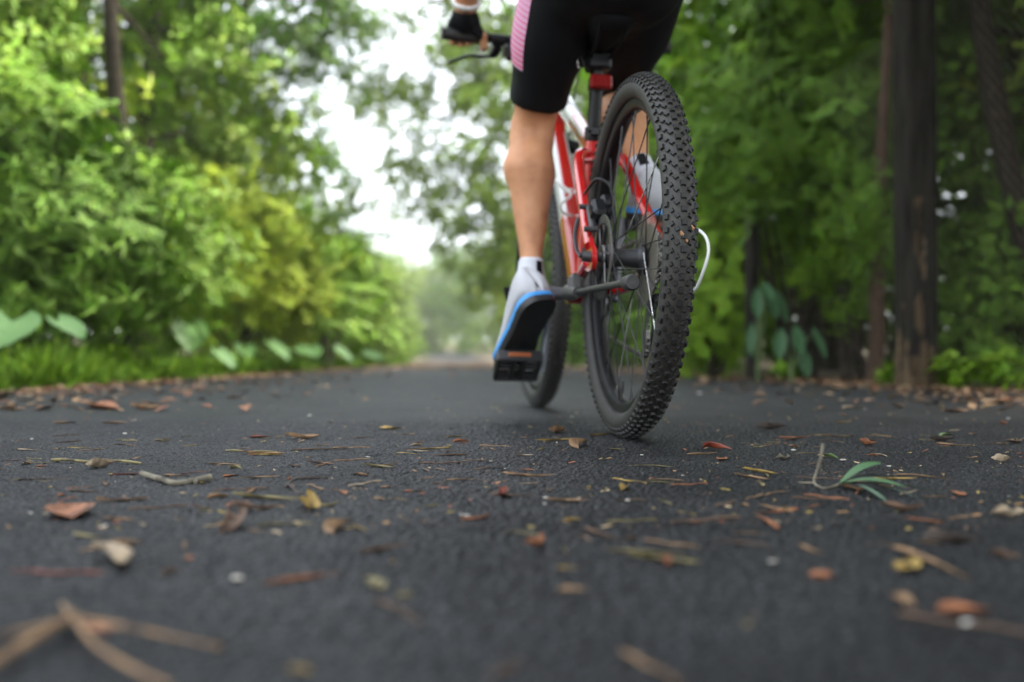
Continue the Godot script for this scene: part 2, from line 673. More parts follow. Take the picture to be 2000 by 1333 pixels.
	for s in [-1.0, 1.0]:
		var rl := MB.new()
		rl.tube(smooth_path([P(0.165, 0.845, 0.030 * s), P(0.20, 0.822, 0.026 * s), P(0.28, 0.812, 0.022 * s), P(0.34, 0.816, 0.021 * s), P(0.41, 0.850, 0.010 * s)], 5), [0.0036], 8)
		put("saddle_rail", rl, M.black_cloth, saddle)
	var sc := MB.new()
	sc.box(Transform3D(Basis.IDENTITY, P(0.318, 0.806, 0)), Vector3(0.054, 0.036, 0.050), 0.006)
	sc.tube([P(0.335, 0.806, -0.034), P(0.335, 0.806, 0.034)], [0.007, 0.007], 10)
	sc.tube(smooth_path([P(0.30, 0.790, -0.036), P(0.292, 0.815, -0.046), P(0.30, 0.845, -0.040)], 5), [0.0045], 8)
	var lv := MB.new()
	lv.tube(smooth_path([P(0.300, 0.786, -0.048), P(0.290, 0.812, -0.055), P(0.298, 0.842, -0.047)], 5), [0.0035], 8)
	put("clamp_lever", lv, M.steel, saddle)
	put("seat_post_head", sc, M.black_gloss, saddle)

	# red rear lamp strapped to the post, unlit
	var lamp := part("rear_lamp", bike)
	var ln := MB.new()
	var tilt := Basis(Vector3.RIGHT, -0.17)
	ln.box(Transform3D(tilt, P(0.302, 0.760, 0.004)), Vector3(0.050, 0.032, 0.016), 0.004)
	for k in 5:
		ln.box(Transform3D(tilt, P(0.2935, 0.760, -0.014 + 0.009 * k)), Vector3(0.006, 0.026, 0.003), 0.001)
	put("lens", ln, M.red_lens, lamp)
	var lb := MB.new()
	lb.box(Transform3D(tilt, P(0.318, 0.762, 0.004)), Vector3(0.046, 0.030, 0.016), 0.004)
	lb.tube([P(0.3335, 0.748, 0), P(0.329, 0.772, 0)], [0.019, 0.019], 16)
	put("bracket", lb, M.black_plastic, lamp)

	# fork, stem, bar
	var fork := part("fork", bike)
	var axis := (head_up - head_low).normalized()
	var crown := head_low - axis * 0.055 + P(0.01, 0, 0)
	var fc := MB.new()
	fc.tube([crown + P(0, 0.004, -0.070), crown + P(0, 0.012, -0.03), crown + P(0, 0.012, 0.03), crown + P(0, 0.004, 0.070)], [0.020, 0.024, 0.024, 0.020], 14)
	put("crown", fc, M.black_gloss, fork)
	for s in [-1.0, 1.0]:
		var side := P(0, 0, 0.064 * s)
		var fs := MB.new()
		fs.tube([crown + side, crown + side - axis * 0.16], [0.0145, 0.0145], 14)
		put("stanchion", fs, M.steel, fork)
		var lower := MB.new()
		var foot := P(1.055, 0.345, 0.064 * s)
		lower.tube([crown + side - axis * 0.13, crown + side - axis * 0.14, foot + P(-0.004, 0.02, 0), foot + P(0.003, -0.01, 0)], [0.019, 0.021, 0.018, 0.012], 14)
		put("fork_leg", lower, M.black_gloss, fork)
	var stem := MB.new()
	var bar_at := P(0.892, 1.031, 0)
	stem.tube([head_up + axis * 0.01, head_up + axis * 0.11], [0.020, 0.019], 16)
	stem.tube([head_up + axis * 0.09, bar_at], [0.020, 0.018], 14)
	stem.tube([bar_at + P(0, 0, -0.024), bar_at + P(0, 0, 0.024)], [0.022, 0.022], 16)
	put("stem", stem, M.black_gloss, bike)
	var bars := part("handlebar", bike)
	var hb := MB.new()
	hb.tube(smooth_path([bar_at + P(-0.030, 0.004, -0.322), bar_at + P(-0.012, 0.004, -0.14), bar_at, bar_at + P(-0.012, 0.004, 0.14), bar_at + P(-0.030, 0.004, 0.322)], 6), [0.0125], 12)
	put("bar", hb, M.black_gloss, bars)
	for s in [-1.0, 1.0]:
		var gr := MB.new()
		var g0 := bar_at + P(-0.030, 0.004, 0.324 * s)
		var g1 := bar_at + P(-0.0185, 0.004, 0.200 * s)
		var pts := along(g0, g1, 24)
		var rads := []
		for i in 25:
			rads.append(0.0185 if i == 0 or i == 24 else 0.0165 + 0.0008 * (i % 2))
		gr.tube(pts, rads, 14)
		put("grip", gr, M.rubber, bars)
		var bl := MB.new()
		var p0 := bar_at + P(-0.010, -0.004, 0.165 * s)
		bl.tube([p0 + P(-0.004, 0.004, 0.018 * s), p0 + P(-0.004, 0.004, -0.018 * s)], [0.0175, 0.0175], 12)
		bl.tube([p0 + P(0.0, -0.012, 0.0), p0 + P(0.022, -0.030, 0.012 * s)], [0.013, 0.012], 10)
		bl.tube(smooth_path([p0 + P(0.024, -0.032, 0.006 * s), p0 + P(0.040, -0.030, 0.04 * s), p0 + P(0.042, -0.032, 0.085 * s), p0 + P(0.046, -0.052, 0.135 * s)], 5), [0.0075, 0.0075, 0.007, 0.0065, 0.006], 10, true, Color.WHITE, 0.8)
		put("brake_lever", bl, M.black_gloss, bars)
		var sh := MB.new()
		sh.box(Transform3D(Basis(Vector3.RIGHT, 0.4), bar_at + P(-0.004, -0.028, 0.122 * s)), Vector3(0.052, 0.044, 0.040), 0.009)
		sh.tube([bar_at + P(-0.008, 0.0, 0.135 * s), bar_at + P(-0.008, 0.0, 0.108 * s)], [0.018, 0.018], 12)
		put("shifter", sh, M.black_plastic, bars)
	var k := 0
	for q in [[[0.90, 0.995, -0.10], [0.99, 0.98, -0.07], [1.02, 0.88, -0.02], [0.93, 0.76, 0.03], [0.84, 0.77, 0.03]], [[0.90, 0.995, 0.10], [1.0, 0.97, 0.06], [1.01, 0.86, 0.0], [0.92, 0.77, -0.03], [0.80, 0.73, -0.032]], [[0.91, 1.01, -0.15], [0.98, 1.04, -0.08], [0.96, 0.99, 0.03], [0.87, 0.90, 0.03], [0.70, 0.80, 0.022], [0.46, 0.69, 0.012], [0.36, 0.645, 0.02]], [[0.91, 1.01, 0.15], [0.99, 1.02, 0.10], [1.03, 0.85, 0.075], [1.05, 0.55, 0.07]]]:
		var cb := MB.new()
		cb.tube(smooth_path(q.map(func(e): return P(e[0], e[1], e[2])), 6), [0.0026], 7)
		put("brake_hose" if k == 3 else "cable", cb, M.black_plastic, bike)
		k += 1

	# disc brake at the left dropout
	var caliper := part("brake_caliper", bike)
	var cp := MB.new()
	var ct := Transform3D(Basis(Vector3.RIGHT, -0.75), P(0.052, 0.432, -0.050))
	cp.box(ct, Vector3(0.030, 0.046, 0.040), 0.007)
	cp.box(Transform3D(ct.basis, P(0.060, 0.450, -0.034)), Vector3(0.022, 0.030, 0.032), 0.006)
	cp.tube([P(0.048, 0.430, -0.068), P(0.048, 0.430, -0.020)], [0.013, 0.013], 14)
	put("caliper_body", cp, M.black_gloss, caliper)
	var mt := MB.new()
	mt.tube(smooth_path([P(0.085, 0.448, -0.062), P(0.055, 0.425, -0.064), P(0.028, 0.392, -0.064)], 3), [0.008], 8, true, Color.WHITE, 0.6)
	for q in [[0.083, 0.446], [0.030, 0.395]]:
		mt.tube([P(q[0], q[1], -0.058), P(q[0], q[1], -0.082)], [0.0055, 0.0055], 8)
	put("mount", mt, M.black_metal, caliper)
	var ho := MB.new()
	ho.tube(smooth_path([P(0.15, 0.480, -0.062), P(0.115, 0.485, -0.060), P(0.075, 0.500, -0.050), P(0.050, 0.485, -0.030), P(0.045, 0.450, -0.022), P(0.045, 0.430, -0.022)], 6), [0.003], 8)
	put("hose", ho, M.black_gloss, caliper)
	var arm := MB.new()
	arm.tube(smooth_path([P(0.030, 0.435, -0.026), P(0.020, 0.41, -0.024), P(0.018, 0.375, -0.026), P(0.024, 0.34, -0.028)], 4), [0.0035], 8)
	put("brake_arm", arm, M.black_gloss, caliper)

	var qr := MB.new()
	qr.tube([P(0, 0.339, -0.076), P(0, 0.339, -0.092)], [0.011, 0.009], 14)
	qr.tube(smooth_path([P(0.0, 0.339, -0.092), P(0.012, 0.352, -0.099), P(0.028, 0.385, -0.100), P(0.030, 0.415, -0.094)], 5), [0.007, 0.007, 0.006, 0.005], 8, true, Color.WHITE, 0.6)
	qr.tube([P(0, 0.339, 0.076), P(0, 0.339, 0.088)], [0.009, 0.007], 12)
	put("quick_release", qr, M.black_metal, bike)

	# kickstand folded back along the left chain stay
	var ks := part("kickstand", bike)
	var kc := MB.new()
	kc.box(Transform3D(Basis(Vector3.UP, -0.1) * Basis(Vector3.RIGHT, -0.1), P(0.115, 0.292, -0.080)), Vector3(0.030, 0.046, 0.050), 0.008)
	kc.tube([P(0.130, 0.280, -0.088), P(0.065, 0.276, -0.084)], [0.018, 0.011], 12)
	put("clamp", kc, M.dull_metal, ks)
	var kl := MB.new()
	kl.tube([P(0.085, 0.277, -0.085), P(-0.255, 0.272, -0.064)], [0.0058, 0.0054], 12)
	kl.tube([P(0.0, 0.276, -0.080), P(-0.235, 0.273, -0.065)], [0.0064, 0.0060], 12)
	put("leg", kl, M.dull_metal, ks)
	var kf := MB.new()
	kf.tube([P(-0.236, 0.272, -0.065), P(-0.240, 0.272, -0.065), P(-0.268, 0.271, -0.063), P(-0.274, 0.271, -0.063)], [0.009, 0.0120, 0.0135, 0.011], 14)
	put("foot", kf, M.rubber, ks)

	# drivetrain
	var prot := MB.new()
	prot.lathe(Transform3D(Basis.IDENTITY, P(0, 0.339, 0.0305)), [Vector2(-0.0005, 0.026), Vector2(-0.0045, 0.060), Vector2(-0.002, 0.086), Vector2(0.0005, 0.089), Vector2(0.0005, 0.085), Vector2(-0.002, 0.060), Vector2(0.001, 0.026)], 48, true)
	put("spoke_protector", prot, M.dirty_plastic, bike)
	var cas := part("cassette", bike, Transform3D(Basis.IDENTITY, P(0, 0.339, 0)))
	for i in 7:
		var sm := MB.new()
		sprocket(sm, 0.0365 + 0.0047 * i, 0.066 - 0.0065 * i, 32 - 3 * i)
		put("sprocket", sm, M.steel_dark, cas)
	var crank := part("crankset", bike, Transform3D(Basis.IDENTITY, bb))
	for q in [[0.047, 0.085, 42], [0.039, 0.065, 32]]:
		var cm := MB.new()
		sprocket(cm, q[0], q[1], q[2], 0.003, q[1] * 0.72)
		for i in 4:
			var a := TAU * i / 4.0 + 0.4
			cm.tube([Vector3(q[0], 0, 0), Vector3(q[0], q[1] * 0.8 * cos(a), q[1] * 0.8 * sin(a))], [0.009, 0.007], 6, true, Color.WHITE, 0.4)
		put("chainring", cm, M.steel_dark, crank)
	for s in [-1.0, 1.0]:
		var cm := MB.new()
		var tip := P(0.008 * -s, 0.170 * s, 0.092 * s)
		cm.tube([P(0, 0, 0.040 * s), P(0, 0, 0.082 * s)], [0.014, 0.017], 14)
		frame_tube(cm, along(P(0, -0.008 * s, 0.076 * s), tip + P(0, 0.012 * s, 0), 8), blend(0.010, 0.0075, 8), blend(0.017, 0.013, 8), P(1, 0, 0), 16)
		put("crank_arm", cm, M.crank, crank)
		var pd := part("pedal", bike, Transform3D(Basis(Vector3.RIGHT, -0.55 if s < 0 else 0.12), bb + tip + P(0, 0, 0.058 * s)))
		var pm := MB.new()
		pm.tube([Vector3(-0.060 * s, 0, 0), Vector3(0.045 * s, 0, 0)], [0.008, 0.007], 12)
		for z in [-0.044, 0.044]:
			pm.box(Transform3D(Basis.IDENTITY, Vector3(0.0, 0, z)), Vector3(0.104, 0.030, 0.012), 0.004)
		for x in [-0.048, -0.012, 0.012, 0.048]:
			pm.box(Transform3D(Basis.IDENTITY, Vector3(x, 0, 0)), Vector3(0.010, 0.027, 0.084), 0.003)
		put("pedal_body", pm, M.black_plastic, pd)
		for z in [-0.0505, 0.0505]:
			var rf := MB.new()
			rf.box(Transform3D(Basis.IDENTITY, Vector3(0, 0, z)), Vector3(0.052, 0.011, 0.004), 0.001)
			put("reflector", rf, M.orange, pd)

	# rear derailleur, chain and the white cable loop
	var rd := part("rear_derailleur", bike)
	var rb := MB.new()
	rb.box(Transform3D(Basis(Vector3.RIGHT, 0.4), P(0.005, 0.290, 0.090)), Vector3(0.026, 0.05, 0.034), 0.006)
	rb.tube([P(0.0, 0.312, 0.074), P(0.0, 0.312, 0.098)], [0.011, 0.011], 12)
	rb.tube([P(0.018, 0.262, 0.056), P(0.018, 0.262, 0.09)], [0.014, 0.014], 12)
	put("derailleur_body", rb, M.black_plastic, rd)
	var j0 := P(0.020, 0.255, 0.052)
	var j1 := P(0.055, 0.175, 0.052)
	var cg := MB.new()
	for x in [-0.007, 0.007]:
		frame_tube(cg, along(j0 + Vector3(x, 0.015, 0), j1 + Vector3(x, -0.015, 0), 6), blend(0.0012, 0.0012, 6), [0.009, 0.014, 0.011, 0.009, 0.011, 0.013, 0.009], P(1, 0, 0), 12)
	put("cage", cg, M.steel_dark, rd)
	for c in [j0, j1]:
		var jm := MB.new()
		sprocket(jm, 0.0, 0.021, 11, 0.003, 0.004)
		var jo := put("jockey_wheel", jm, M.black_plastic, rd)
		jo.position = c
	var path := []
	var cx := 0.047
	var axle := P(0, 0.339, cx)
	for i in 9:      # over the top of the cassette
		var a := lerpf(PI * 0.5, PI * 1.42, i / 8.0)
		path.append(axle + P(cos(a) * 0.052, sin(a) * 0.052, 0))
	path.append(j0 + P(0.021, 0.002, -0.004))
	path.append(j0 + P(0.016, -0.014, -0.004))
	path.append(j1 + P(-0.021, 0.010, -0.004))
	path.append(j1 + P(-0.018, -0.010, -0.004))
	path.append(j1 + P(0.0, -0.022, -0.004))
	for i in 9:
		var a := lerpf(-PI * 0.5, PI * 0.5, i / 8.0)
		path.append(bb + P(cos(a) * 0.087, sin(a) * 0.087, cx))
	path.append(path[0])
	var ch := MB.new()
	var curve := Curve3D.new()
	for p in path:
		curve.add_point(p)
	var links := int(curve.get_baked_length() / 0.0127)
	for i in links:
		var a := curve.sample_baked(i * 0.0127)
		var b := curve.sample_baked(minf((i + 1) * 0.0127, curve.get_baked_length()))
		if a.distance_to(b) < 0.002:
			continue
		var x := aim((a + b) / 2, b - a, Vector3.RIGHT)
		var o: float = 0.0032 if i % 2 == 0 else 0.0019
		for s in [-1.0, 1.0]:
			ch.box(x.translated_local(Vector3(0, o * s, 0)), Vector3(0.0165, 0.0011, 0.0078), 0.0004)
		ch.tube([a - Vector3(0.0038, 0, 0), a + Vector3(0.0038, 0, 0)], [0.003, 0.003], 8)
	put("chain", ch, M.chain, bike)
	var wc := MB.new()
	wc.tube(smooth_path([P(0.16, 0.318, 0.078), P(0.05, 0.352, 0.088), P(-0.07, 0.385, 0.096), P(-0.122, 0.372, 0.104), P(-0.138, 0.342, 0.107), P(-0.128, 0.305, 0.101), P(-0.09, 0.275, 0.098), P(-0.02, 0.272, 0.094)], 8), [0.0027], 10)
	put("white_cable", wc, M.white_plastic, bike)

	# white wire bottle cage on the down tube
	var bc := MB.new()
	var d0 := bb.lerp(head_low, 0.36)
	var up_t := (head_low - bb).normalized()
	var off := P(-0.76, 0.65, 0)
	for s in [-1.0, 1.0]:
		bc.tube(smooth_path([d0 + off * 0.036, d0 + off * 0.05 + Vector3(0.03 * s, 0, 0), d0 + off * 0.068 + Vector3(0.036 * s, 0, 0) + up_t * 0.01, d0 + off * 0.082 + Vector3(0.012 * s, 0, 0) + up_t * 0.03, d0 + off * 0.075 + Vector3(0.034 * s, 0, 0) + up_t * 0.08, d0 + off * 0.06 + Vector3(0.036 * s, 0, 0) + up_t * 0.11, d0 + off * 0.037 + Vector3(0.008 * s, 0, 0) + up_t * 0.09], 6), [0.0034], 8)
	bc.box(aim(d0 + off * 0.035 + up_t * 0.05, up_t, off), Vector3(0.12, 0.005, 0.016), 0.001)
	put("bottle_cage", bc, M.white_plastic, bike)


# ---------------------------------------------------------------- the rider

func shoe(parent: Node3D, heel: Vector3, ball: Vector3, up_hint: Vector3, toe_out: float, side: float) -> void:
	var s := (ball - heel).normalized()
	var n := (up_hint - s * up_hint.dot(s)).normalized()
	var r := s.cross(n).normalized()
	s = (s * cos(toe_out) + r * sin(toe_out) * side).normalized()
	r = s.cross(n).normalized()
	var at := func(l: float, x: float, y: float) -> Vector3: return heel + s * l + r * x + n * y
	var shoe_node := part("shoe", parent)
	# half widths along the foot: outer and inner edge
	var L := [-0.012, -0.009, 0.000, 0.015, 0.035, 0.065, 0.100, 0.135, 0.165, 0.195, 0.220, 0.240, 0.252, 0.258]
	var WO := [0.010, 0.024, 0.034, 0.041, 0.0435, 0.042, 0.042, 0.045, 0.047, 0.047, 0.043, 0.033, 0.020, 0.008]
	var WI := [0.010, 0.024, 0.034, 0.040, 0.0405, 0.037, 0.034, 0.036, 0.040, 0.042, 0.038, 0.028, 0.016, 0.007]
	var lift := func(l: float) -> float: return maxf(0.0, (l - 0.17) / 0.09) * maxf(0.0, (l - 0.17) / 0.09) * 0.022
	var layer := func(y0: float, y1: float, g0: float, g1: float, called: String, m: Material) -> void:
		var mb := MB.new()
		var a := PackedVector3Array()
		var b := PackedVector3Array()
		var count := L.size()
		for pass_ in 2:
			for i in count:
				var k: int = i if pass_ == 0 else count - 1 - i
				var w: float = WO[k] * side if pass_ == 0 else -WI[k] * side
				var l: float = L[k]
				a.append(at.call(l * (1.0 + g0 * 4.0) , w + signf(w) * g0, y0 + lift.call(l)))
				b.append(at.call(l * (1.0 + g1 * 4.0), w + signf(w) * g1, y1 + lift.call(l)))
		var c := PackedVector3Array()
		for i in a.size():
			c.append(a[i].lerp(b[i], 0.5) + (a[i] - at.call(0.12, 0, 0)).slide(n).normalized() * 0.0015)
		mb.loft([a, c, b])
		put(called, mb, m, shoe_node)
	layer.call(0.0, 0.017, 0.000, 0.003, "outsole", M.black_plastic)
	layer.call(0.015, 0.027, 0.0032, 0.0015, "midsole", M.blue)
	# upper: half-rings from heel to toe
	var up := MB.new()
	var rings := []
	var H := [0.082, 0.104, 0.114, 0.117, 0.117, 0.112, 0.102, 0.084, 0.070, 0.061, 0.054, 0.047, 0.040, 0.032]
	for i in L.size():
		var ring := PackedVector3Array()
		var l: float = L[i]
		for j in 21:
			var t := PI * j / 20.0
			var c := cos(t)
			var w: float = (WO[i] if c > 0 else WI[i]) * side * (signf(c) * pow(absf(c), 0.75))
			# the heel counter pulls in towards the collar
			var y := pow(sin(t), 0.72)
			var pull := 1.0 - ((0.02 * y + 0.40 * y * y * y) if l < 0.11 else 0.25 * y)
			ring.append(at.call(l + (0.004 * y - 0.010 * sin(PI * y) if l < 0.02 else 0.0), w * pull * 0.99, 0.024 + lift.call(l) + y * (H[i] - 0.024)))
		for j in range(1, 6):
			var t := lerpf(-1.0, 1.0, j / 6.0)
			ring.append(at.call(l, t * (WO[i] if t * side > 0 else WI[i]) * 0.95 * 1.0, 0.022 + lift.call(l)))
		rings.append(ring)
	up.loft(rings)
	put("upper", up, M.shoe, shoe_node)
	# dark seam bands on the heel and a padded collar
	for q in [1.0, -1.0]:
		var sm := MB.new()
		var x: float = q * side
		var wd: float = 0.036 if q > 0 else 0.033
		sm.tube(smooth_path([at.call(0.010, x * wd * 0.93, 0.036), at.call(0.040, x * wd * 1.0, 0.046), at.call(0.070, x * wd * 0.90, 0.068)], 4), [0.0008, 0.0022, 0.0026, 0.0024, 0.0022, 0.0018, 0.0008], 6)
		put("seam", sm, M.black_cloth, shoe_node)
		var ov := MB.new()
		ov.tube(smooth_path([at.call(-0.006, x * 0.004, 0.060), at.call(0.006, x * 0.022, 0.068), at.call(0.035, x * 0.030, 0.078), at.call(0.075, x * 0.027, 0.086)], 4), [0.0016], 6)
		put("overlay", ov, M.shoe_grey, shoe_node)
	var lc := MB.new()
	for i in 5:
		var l := 0.112 + i * 0.014
		lc.tube(smooth_path([at.call(l, -0.020, H[6] - 0.010 - i * 0.006), at.call(l + 0.004, 0.0, H[6] + 0.004 - i * 0.0075), at.call(l, 0.020, H[6] - 0.010 - i * 0.006)], 4), [0.0022], 6)
	put("lace", lc, M.black_cloth, shoe_node)
	var tn := MB.new()
	tn.box(aim(at.call(0.092, 0, 0.108), r, (n - s * 0.5).normalized()), Vector3(0.045, 0.035, 0.006), 0.002)
	put("tongue", tn, M.black_cloth, shoe_node)


func finger_bones(base: Vector3, dirs: Array, lens: Array, r0: float) -> Array:
	var out := []
	var p := base
	for i in dirs.size():
		var q: Vector3 = p + dirs[i].normalized() * lens[i]
		out.append([p, r0 - 0.0007 * i, q, r0 - 0.0007 * (i + 1)])
		p = q
	return out


func build_person(where: Transform3D) -> void:
	var who := thing("person", "cyclist in black shorts with a pink side panel, pedalling with white and blue shoes", "person", "", where)
	var hip_l := P(0.22, 0.985, -0.092)
	var knee_l := P(0.470, 0.692, -0.124)
	var ank_l := P(0.412, 0.318, -0.128)
	var heel_l := P(0.306, 0.266, -0.116)
	var ball_l := P(0.440, 0.168, -0.124)
	var hip_r := P(0.22, 0.985, 0.092)
	var knee_r := P(0.576, 0.800, 0.094)
	var ank_r := P(0.295, 0.545, 0.104)
	var heel_r := P(0.268, 0.452, 0.100)
	var ball_r := P(0.42, 0.487, 0.128)

	var leg := func(hip: Vector3, knee: Vector3, ank: Vector3, ball: Vector3, side: float) -> Array:
		var t := (knee - hip).normalized()
		var sh := (ank - knee).normalized()
		var back := (-t + sh).slide(sh).normalized()
		back = P(-1, 0, 0).slide(sh).normalized()
		var out := Vector3(side, 0, 0)
		var tb := P(-1, 0, 0).slide(t).normalized()
		return [
			[hip, 0.078, hip.lerp(knee, 0.45), 0.070],
			[hip.lerp(knee, 0.4), 0.068, knee - t * 0.03, 0.046],
			[hip.lerp(knee, 0.25) + tb * 0.016, 0.058, hip.lerp(knee, 0.75) + tb * 0.006, 0.046],   # hamstrings
			[hip.lerp(knee, 0.8) + tb * 0.016 + out * 0.026, 0.018, knee + sh * 0.035 + back * 0.020 + out * 0.028, 0.014],
			[hip.lerp(knee, 0.8) + tb * 0.016 - out * 0.026, 0.020, knee + sh * 0.035 + back * 0.018 - out * 0.026, 0.014],
			[knee - back * 0.008, 0.046, knee + sh * 0.03 - back * 0.006, 0.044],
			[knee + sh * 0.02, 0.042, knee.lerp(ank, 0.55), 0.030],
			[knee.lerp(ank, 0.5), 0.028, ank, 0.0205],
			[knee.lerp(ank, 0.08) + back * 0.016 + out * 0.020, 0.026, knee.lerp(ank, 0.30) + back * 0.026 + out * 0.025, 0.038],   # calf, outer head
			[knee.lerp(ank, 0.30) + back * 0.026 + out * 0.025, 0.038, knee.lerp(ank, 0.64) + back * 0.014 + out * 0.006, 0.021],
			[knee.lerp(ank, 0.08) + back * 0.016 - out * 0.014, 0.025, knee.lerp(ank, 0.33) + back * 0.026 - out * 0.010, 0.036],   # calf, inner head
			[knee.lerp(ank, 0.33) + back * 0.026 - out * 0.010, 0.036, knee.lerp(ank, 0.66) + back * 0.014 - out * 0.003, 0.021],
			[knee.lerp(ank, 0.26) + back * 0.018 + out * 0.006, 0.044, knee.lerp(ank, 0.76) + back * 0.012, 0.016],
			[knee.lerp(ank, 0.62) + back * 0.014, 0.020, ank + back * 0.024 + sh * 0.01, 0.013],
			[ank + out * 0.007, 0.0235, ank - out * 0.007, 0.0235],
			[ank, 0.0235, ball, 0.020],
		]
	var bones: Array = leg.call(hip_l, knee_l, ank_l, heel_l.lerp(ball_l, 0.5) + P(0.034, 0.034, 0), -1.0)
	bones.append_array(leg.call(hip_r, knee_r, ank_r, heel_r.lerp(ball_r, 0.5) + P(-0.01, 0.045, 0), 1.0))
	var core := [
		[P(0.150, 1.000, -0.070), 0.088, P(0.215, 1.045, -0.060), 0.092],
		[P(0.150, 1.000, 0.070), 0.088, P(0.215, 1.045, 0.060), 0.092],
		[P(0.215, 1.0, -0.05), 0.095, P(0.215, 1.0, 0.05), 0.095],
		[P(0.20, 1.05, -0.04), 0.100, P(0.34, 1.22, -0.035), 0.088],
		[P(0.20, 1.05, 0.04), 0.100, P(0.34, 1.22, 0.035), 0.088],
		[P(0.34, 1.22, -0.045), 0.088, P(0.49, 1.38, -0.07), 0.086],
		[P(0.34, 1.22, 0.045), 0.088, P(0.49, 1.38, 0.07), 0.086],
		[P(0.525, 1.415, -0.135), 0.055, P(0.525, 1.415, 0.135), 0.055],
	]
	bones.append_array(core)
	var arms := []
	for s in [-1.0, 1.0]:
		var sho := P(0.525, 1.405, 0.165 * s)
		var elb := P(0.675, 1.205, 0.265 * s)
		var wri := P(0.825, 1.092, 0.262 * s)
		arms.append([sho, 0.050, elb, 0.036])
		arms.append([elb, 0.038, elb.lerp(wri, 0.3), 0.037])
		arms.append([elb.lerp(wri, 0.3), 0.037, wri, 0.025])
		arms.append([wri, 0.025, P(0.850, 1.072, 0.262 * s), 0.026])
	bones.append_array(arms)
	var head_bones := [
		[P(0.54, 1.44, 0), 0.052, P(0.60, 1.53, 0), 0.050],
		[P(0.60, 1.62, 0), 0.078, P(0.655, 1.625, 0), 0.070],
		[P(0.66, 1.585, 0), 0.056, P(0.695, 1.545, 0), 0.032],
		[P(0.722, 1.60, 0), 0.009, P(0.737, 1.575, 0), 0.012],
		[P(0.70, 1.622, -0.03), 0.016, P(0.70, 1.622, 0.03), 0.016],
		[P(0.715, 1.548, -0.014), 0.009, P(0.715, 1.548, 0.014), 0.009],
		[P(0.605, 1.605, -0.078), 0.012, P(0.610, 1.585, -0.078), 0.010],
		[P(0.605, 1.605, 0.078), 0.012, P(0.610, 1.585, 0.078), 0.010],
	]
	bones.append_array(head_bones)
	var body := MB.new()
	blob(body, bones, 0.0075, 0.0085)
	# fingers: four curl round the grip from above, the thumb closes under it
	var bar_at := P(0.892, 1.031, 0)
	for s in [-1.0, 1.0]:
		var grip := bar_at + P(-0.0245, 0.004, 0.262 * s)
		var f := []
		for i in 4:
			var x := Vector3((0.030 - 0.020 * i) * s, 0, 0)
			var k: float = [0.92, 1.0, 0.96, 0.80][i]
			f.append_array(finger_bones(grip + x + P(0.012, 0.0275, 0), [P(0.85, -0.35, 0), P(0.0, -1, 0), P(-0.9, -0.45, 0)], [0.022 * k, 0.032 * k, 0.024 * k], 0.0092))
		f.append_array(finger_bones(grip + P(-0.020, 0.014, -0.038 * s), [P(-0.05, -0.8, -0.5 * s), P(0.55, -0.8, -0.25 * s), P(0.9, -0.2, 0.1 * s)], [0.024, 0.026, 0.020], 0.0105))
		blob(body, f, 0.0035, 0.003)
	put("body", body, M.skin, who)

	# shorts: the same limbs a little fuller, cut square at the hems
	var grow := func(src: Array, by: float) -> Array:
		return src.map(func(b): return [b[0], b[1] + by, b[2], b[3] + by])
	var shorts := []
	for q in [[hip_l, knee_l, ank_l, ball_l, -1.0, P(0.4215, 0.748, -0.12)], [hip_r, knee_r, ank_r, ball_r, 1.0, P(0.535, 0.822, 0.1)]]:
		var t: Vector3 = (q[1] - q[0]).normalized()
		if q[4] < 0.0:
			t = (t + P(0.10, -0.25, 0)).normalized()
		for b in grow.call(leg.call(q[0], q[1], q[2], q[3], q[4]).slice(0, 5), 0.0100):
			shorts.append([b[0], b[1], b[2], b[3], q[5], t])
	var waist := P(0.30, 1.17, 0)
	for s in [-1.0, 1.0]:      # seat of the shorts, pressed over the saddle
		shorts.append([P(0.128, 0.965, 0.058 * s), 0.084, P(0.190, 0.930, 0.072 * s), 0.072])
		shorts.append([P(0.142, 0.918, 0.034 * s), 0.062, P(0.26, 0.905, 0.052 * s), 0.054])
	for b in grow.call(core.slice(0, 5), 0.0055):
		shorts.append([b[0], b[1], b[2], b[3], waist, P(0.64, 0.77, 0)])
	var sm := MB.new()
	blob(sm, shorts, 0.0085, 0.010)
	put("shorts", sm, M.shorts, who)
	var pn := MB.new()
	pn.mapped = true
	var axis_b: Vector3 = hip_l.lerp(knee_l, 0.60)
	patch(pn, shorts, 0.010, hip_l + P(0, 0.02, 0), axis_b, P(-0.38, 0, -1), -0.48, 0.52, 30, 10, 0.0016)
	put("side_panel", pn, M.pink_panel, who)
	# hem band
	var hm := MB.new()
	var tl: Vector3 = (knee_l - hip_l).normalized()
	patch(hm, shorts, 0.010, hip_l.lerp(knee_l, 0.64), hip_l.lerp(knee_l, 0.645), P(-1, 0, 0), 0.0, TAU, 1, 40, 0.0012)
	put("hem_seam", hm, M.black_cloth, who)

	var shirt := []
	for b in grow.call(core.slice(2), 0.010):
		shirt.append(b)
	for i in [0, 4]:
		var b: Array = arms[i]
		shirt.append([b[0], b[1] + 0.009, b[2], b[3] + 0.012, b[0].lerp(b[2], 0.62), (b[2] - b[0]).normalized()])
	var stm := MB.new()
	blob(stm, shirt, 0.010, 0.010)
	put("jersey", stm, M.pink, who)
	var hair := MB.new()
	blob(hair, [[P(0.585, 1.64, 0), 0.086, P(0.635, 1.652, 0), 0.074], [P(0.56, 1.58, 0), 0.058, P(0.555, 1.52, 0), 0.045]], 0.009, 0.01)
	put("hair", hair, M.hair, who)
	for s in [-1.0, 1.0]:
		var ey := MB.new()
		ey.ball(P(0.716, 1.606, 0.031 * s), Vector3(0.011, 0.008, 0.008), 10)
		put("eye", ey, M.hair, who)

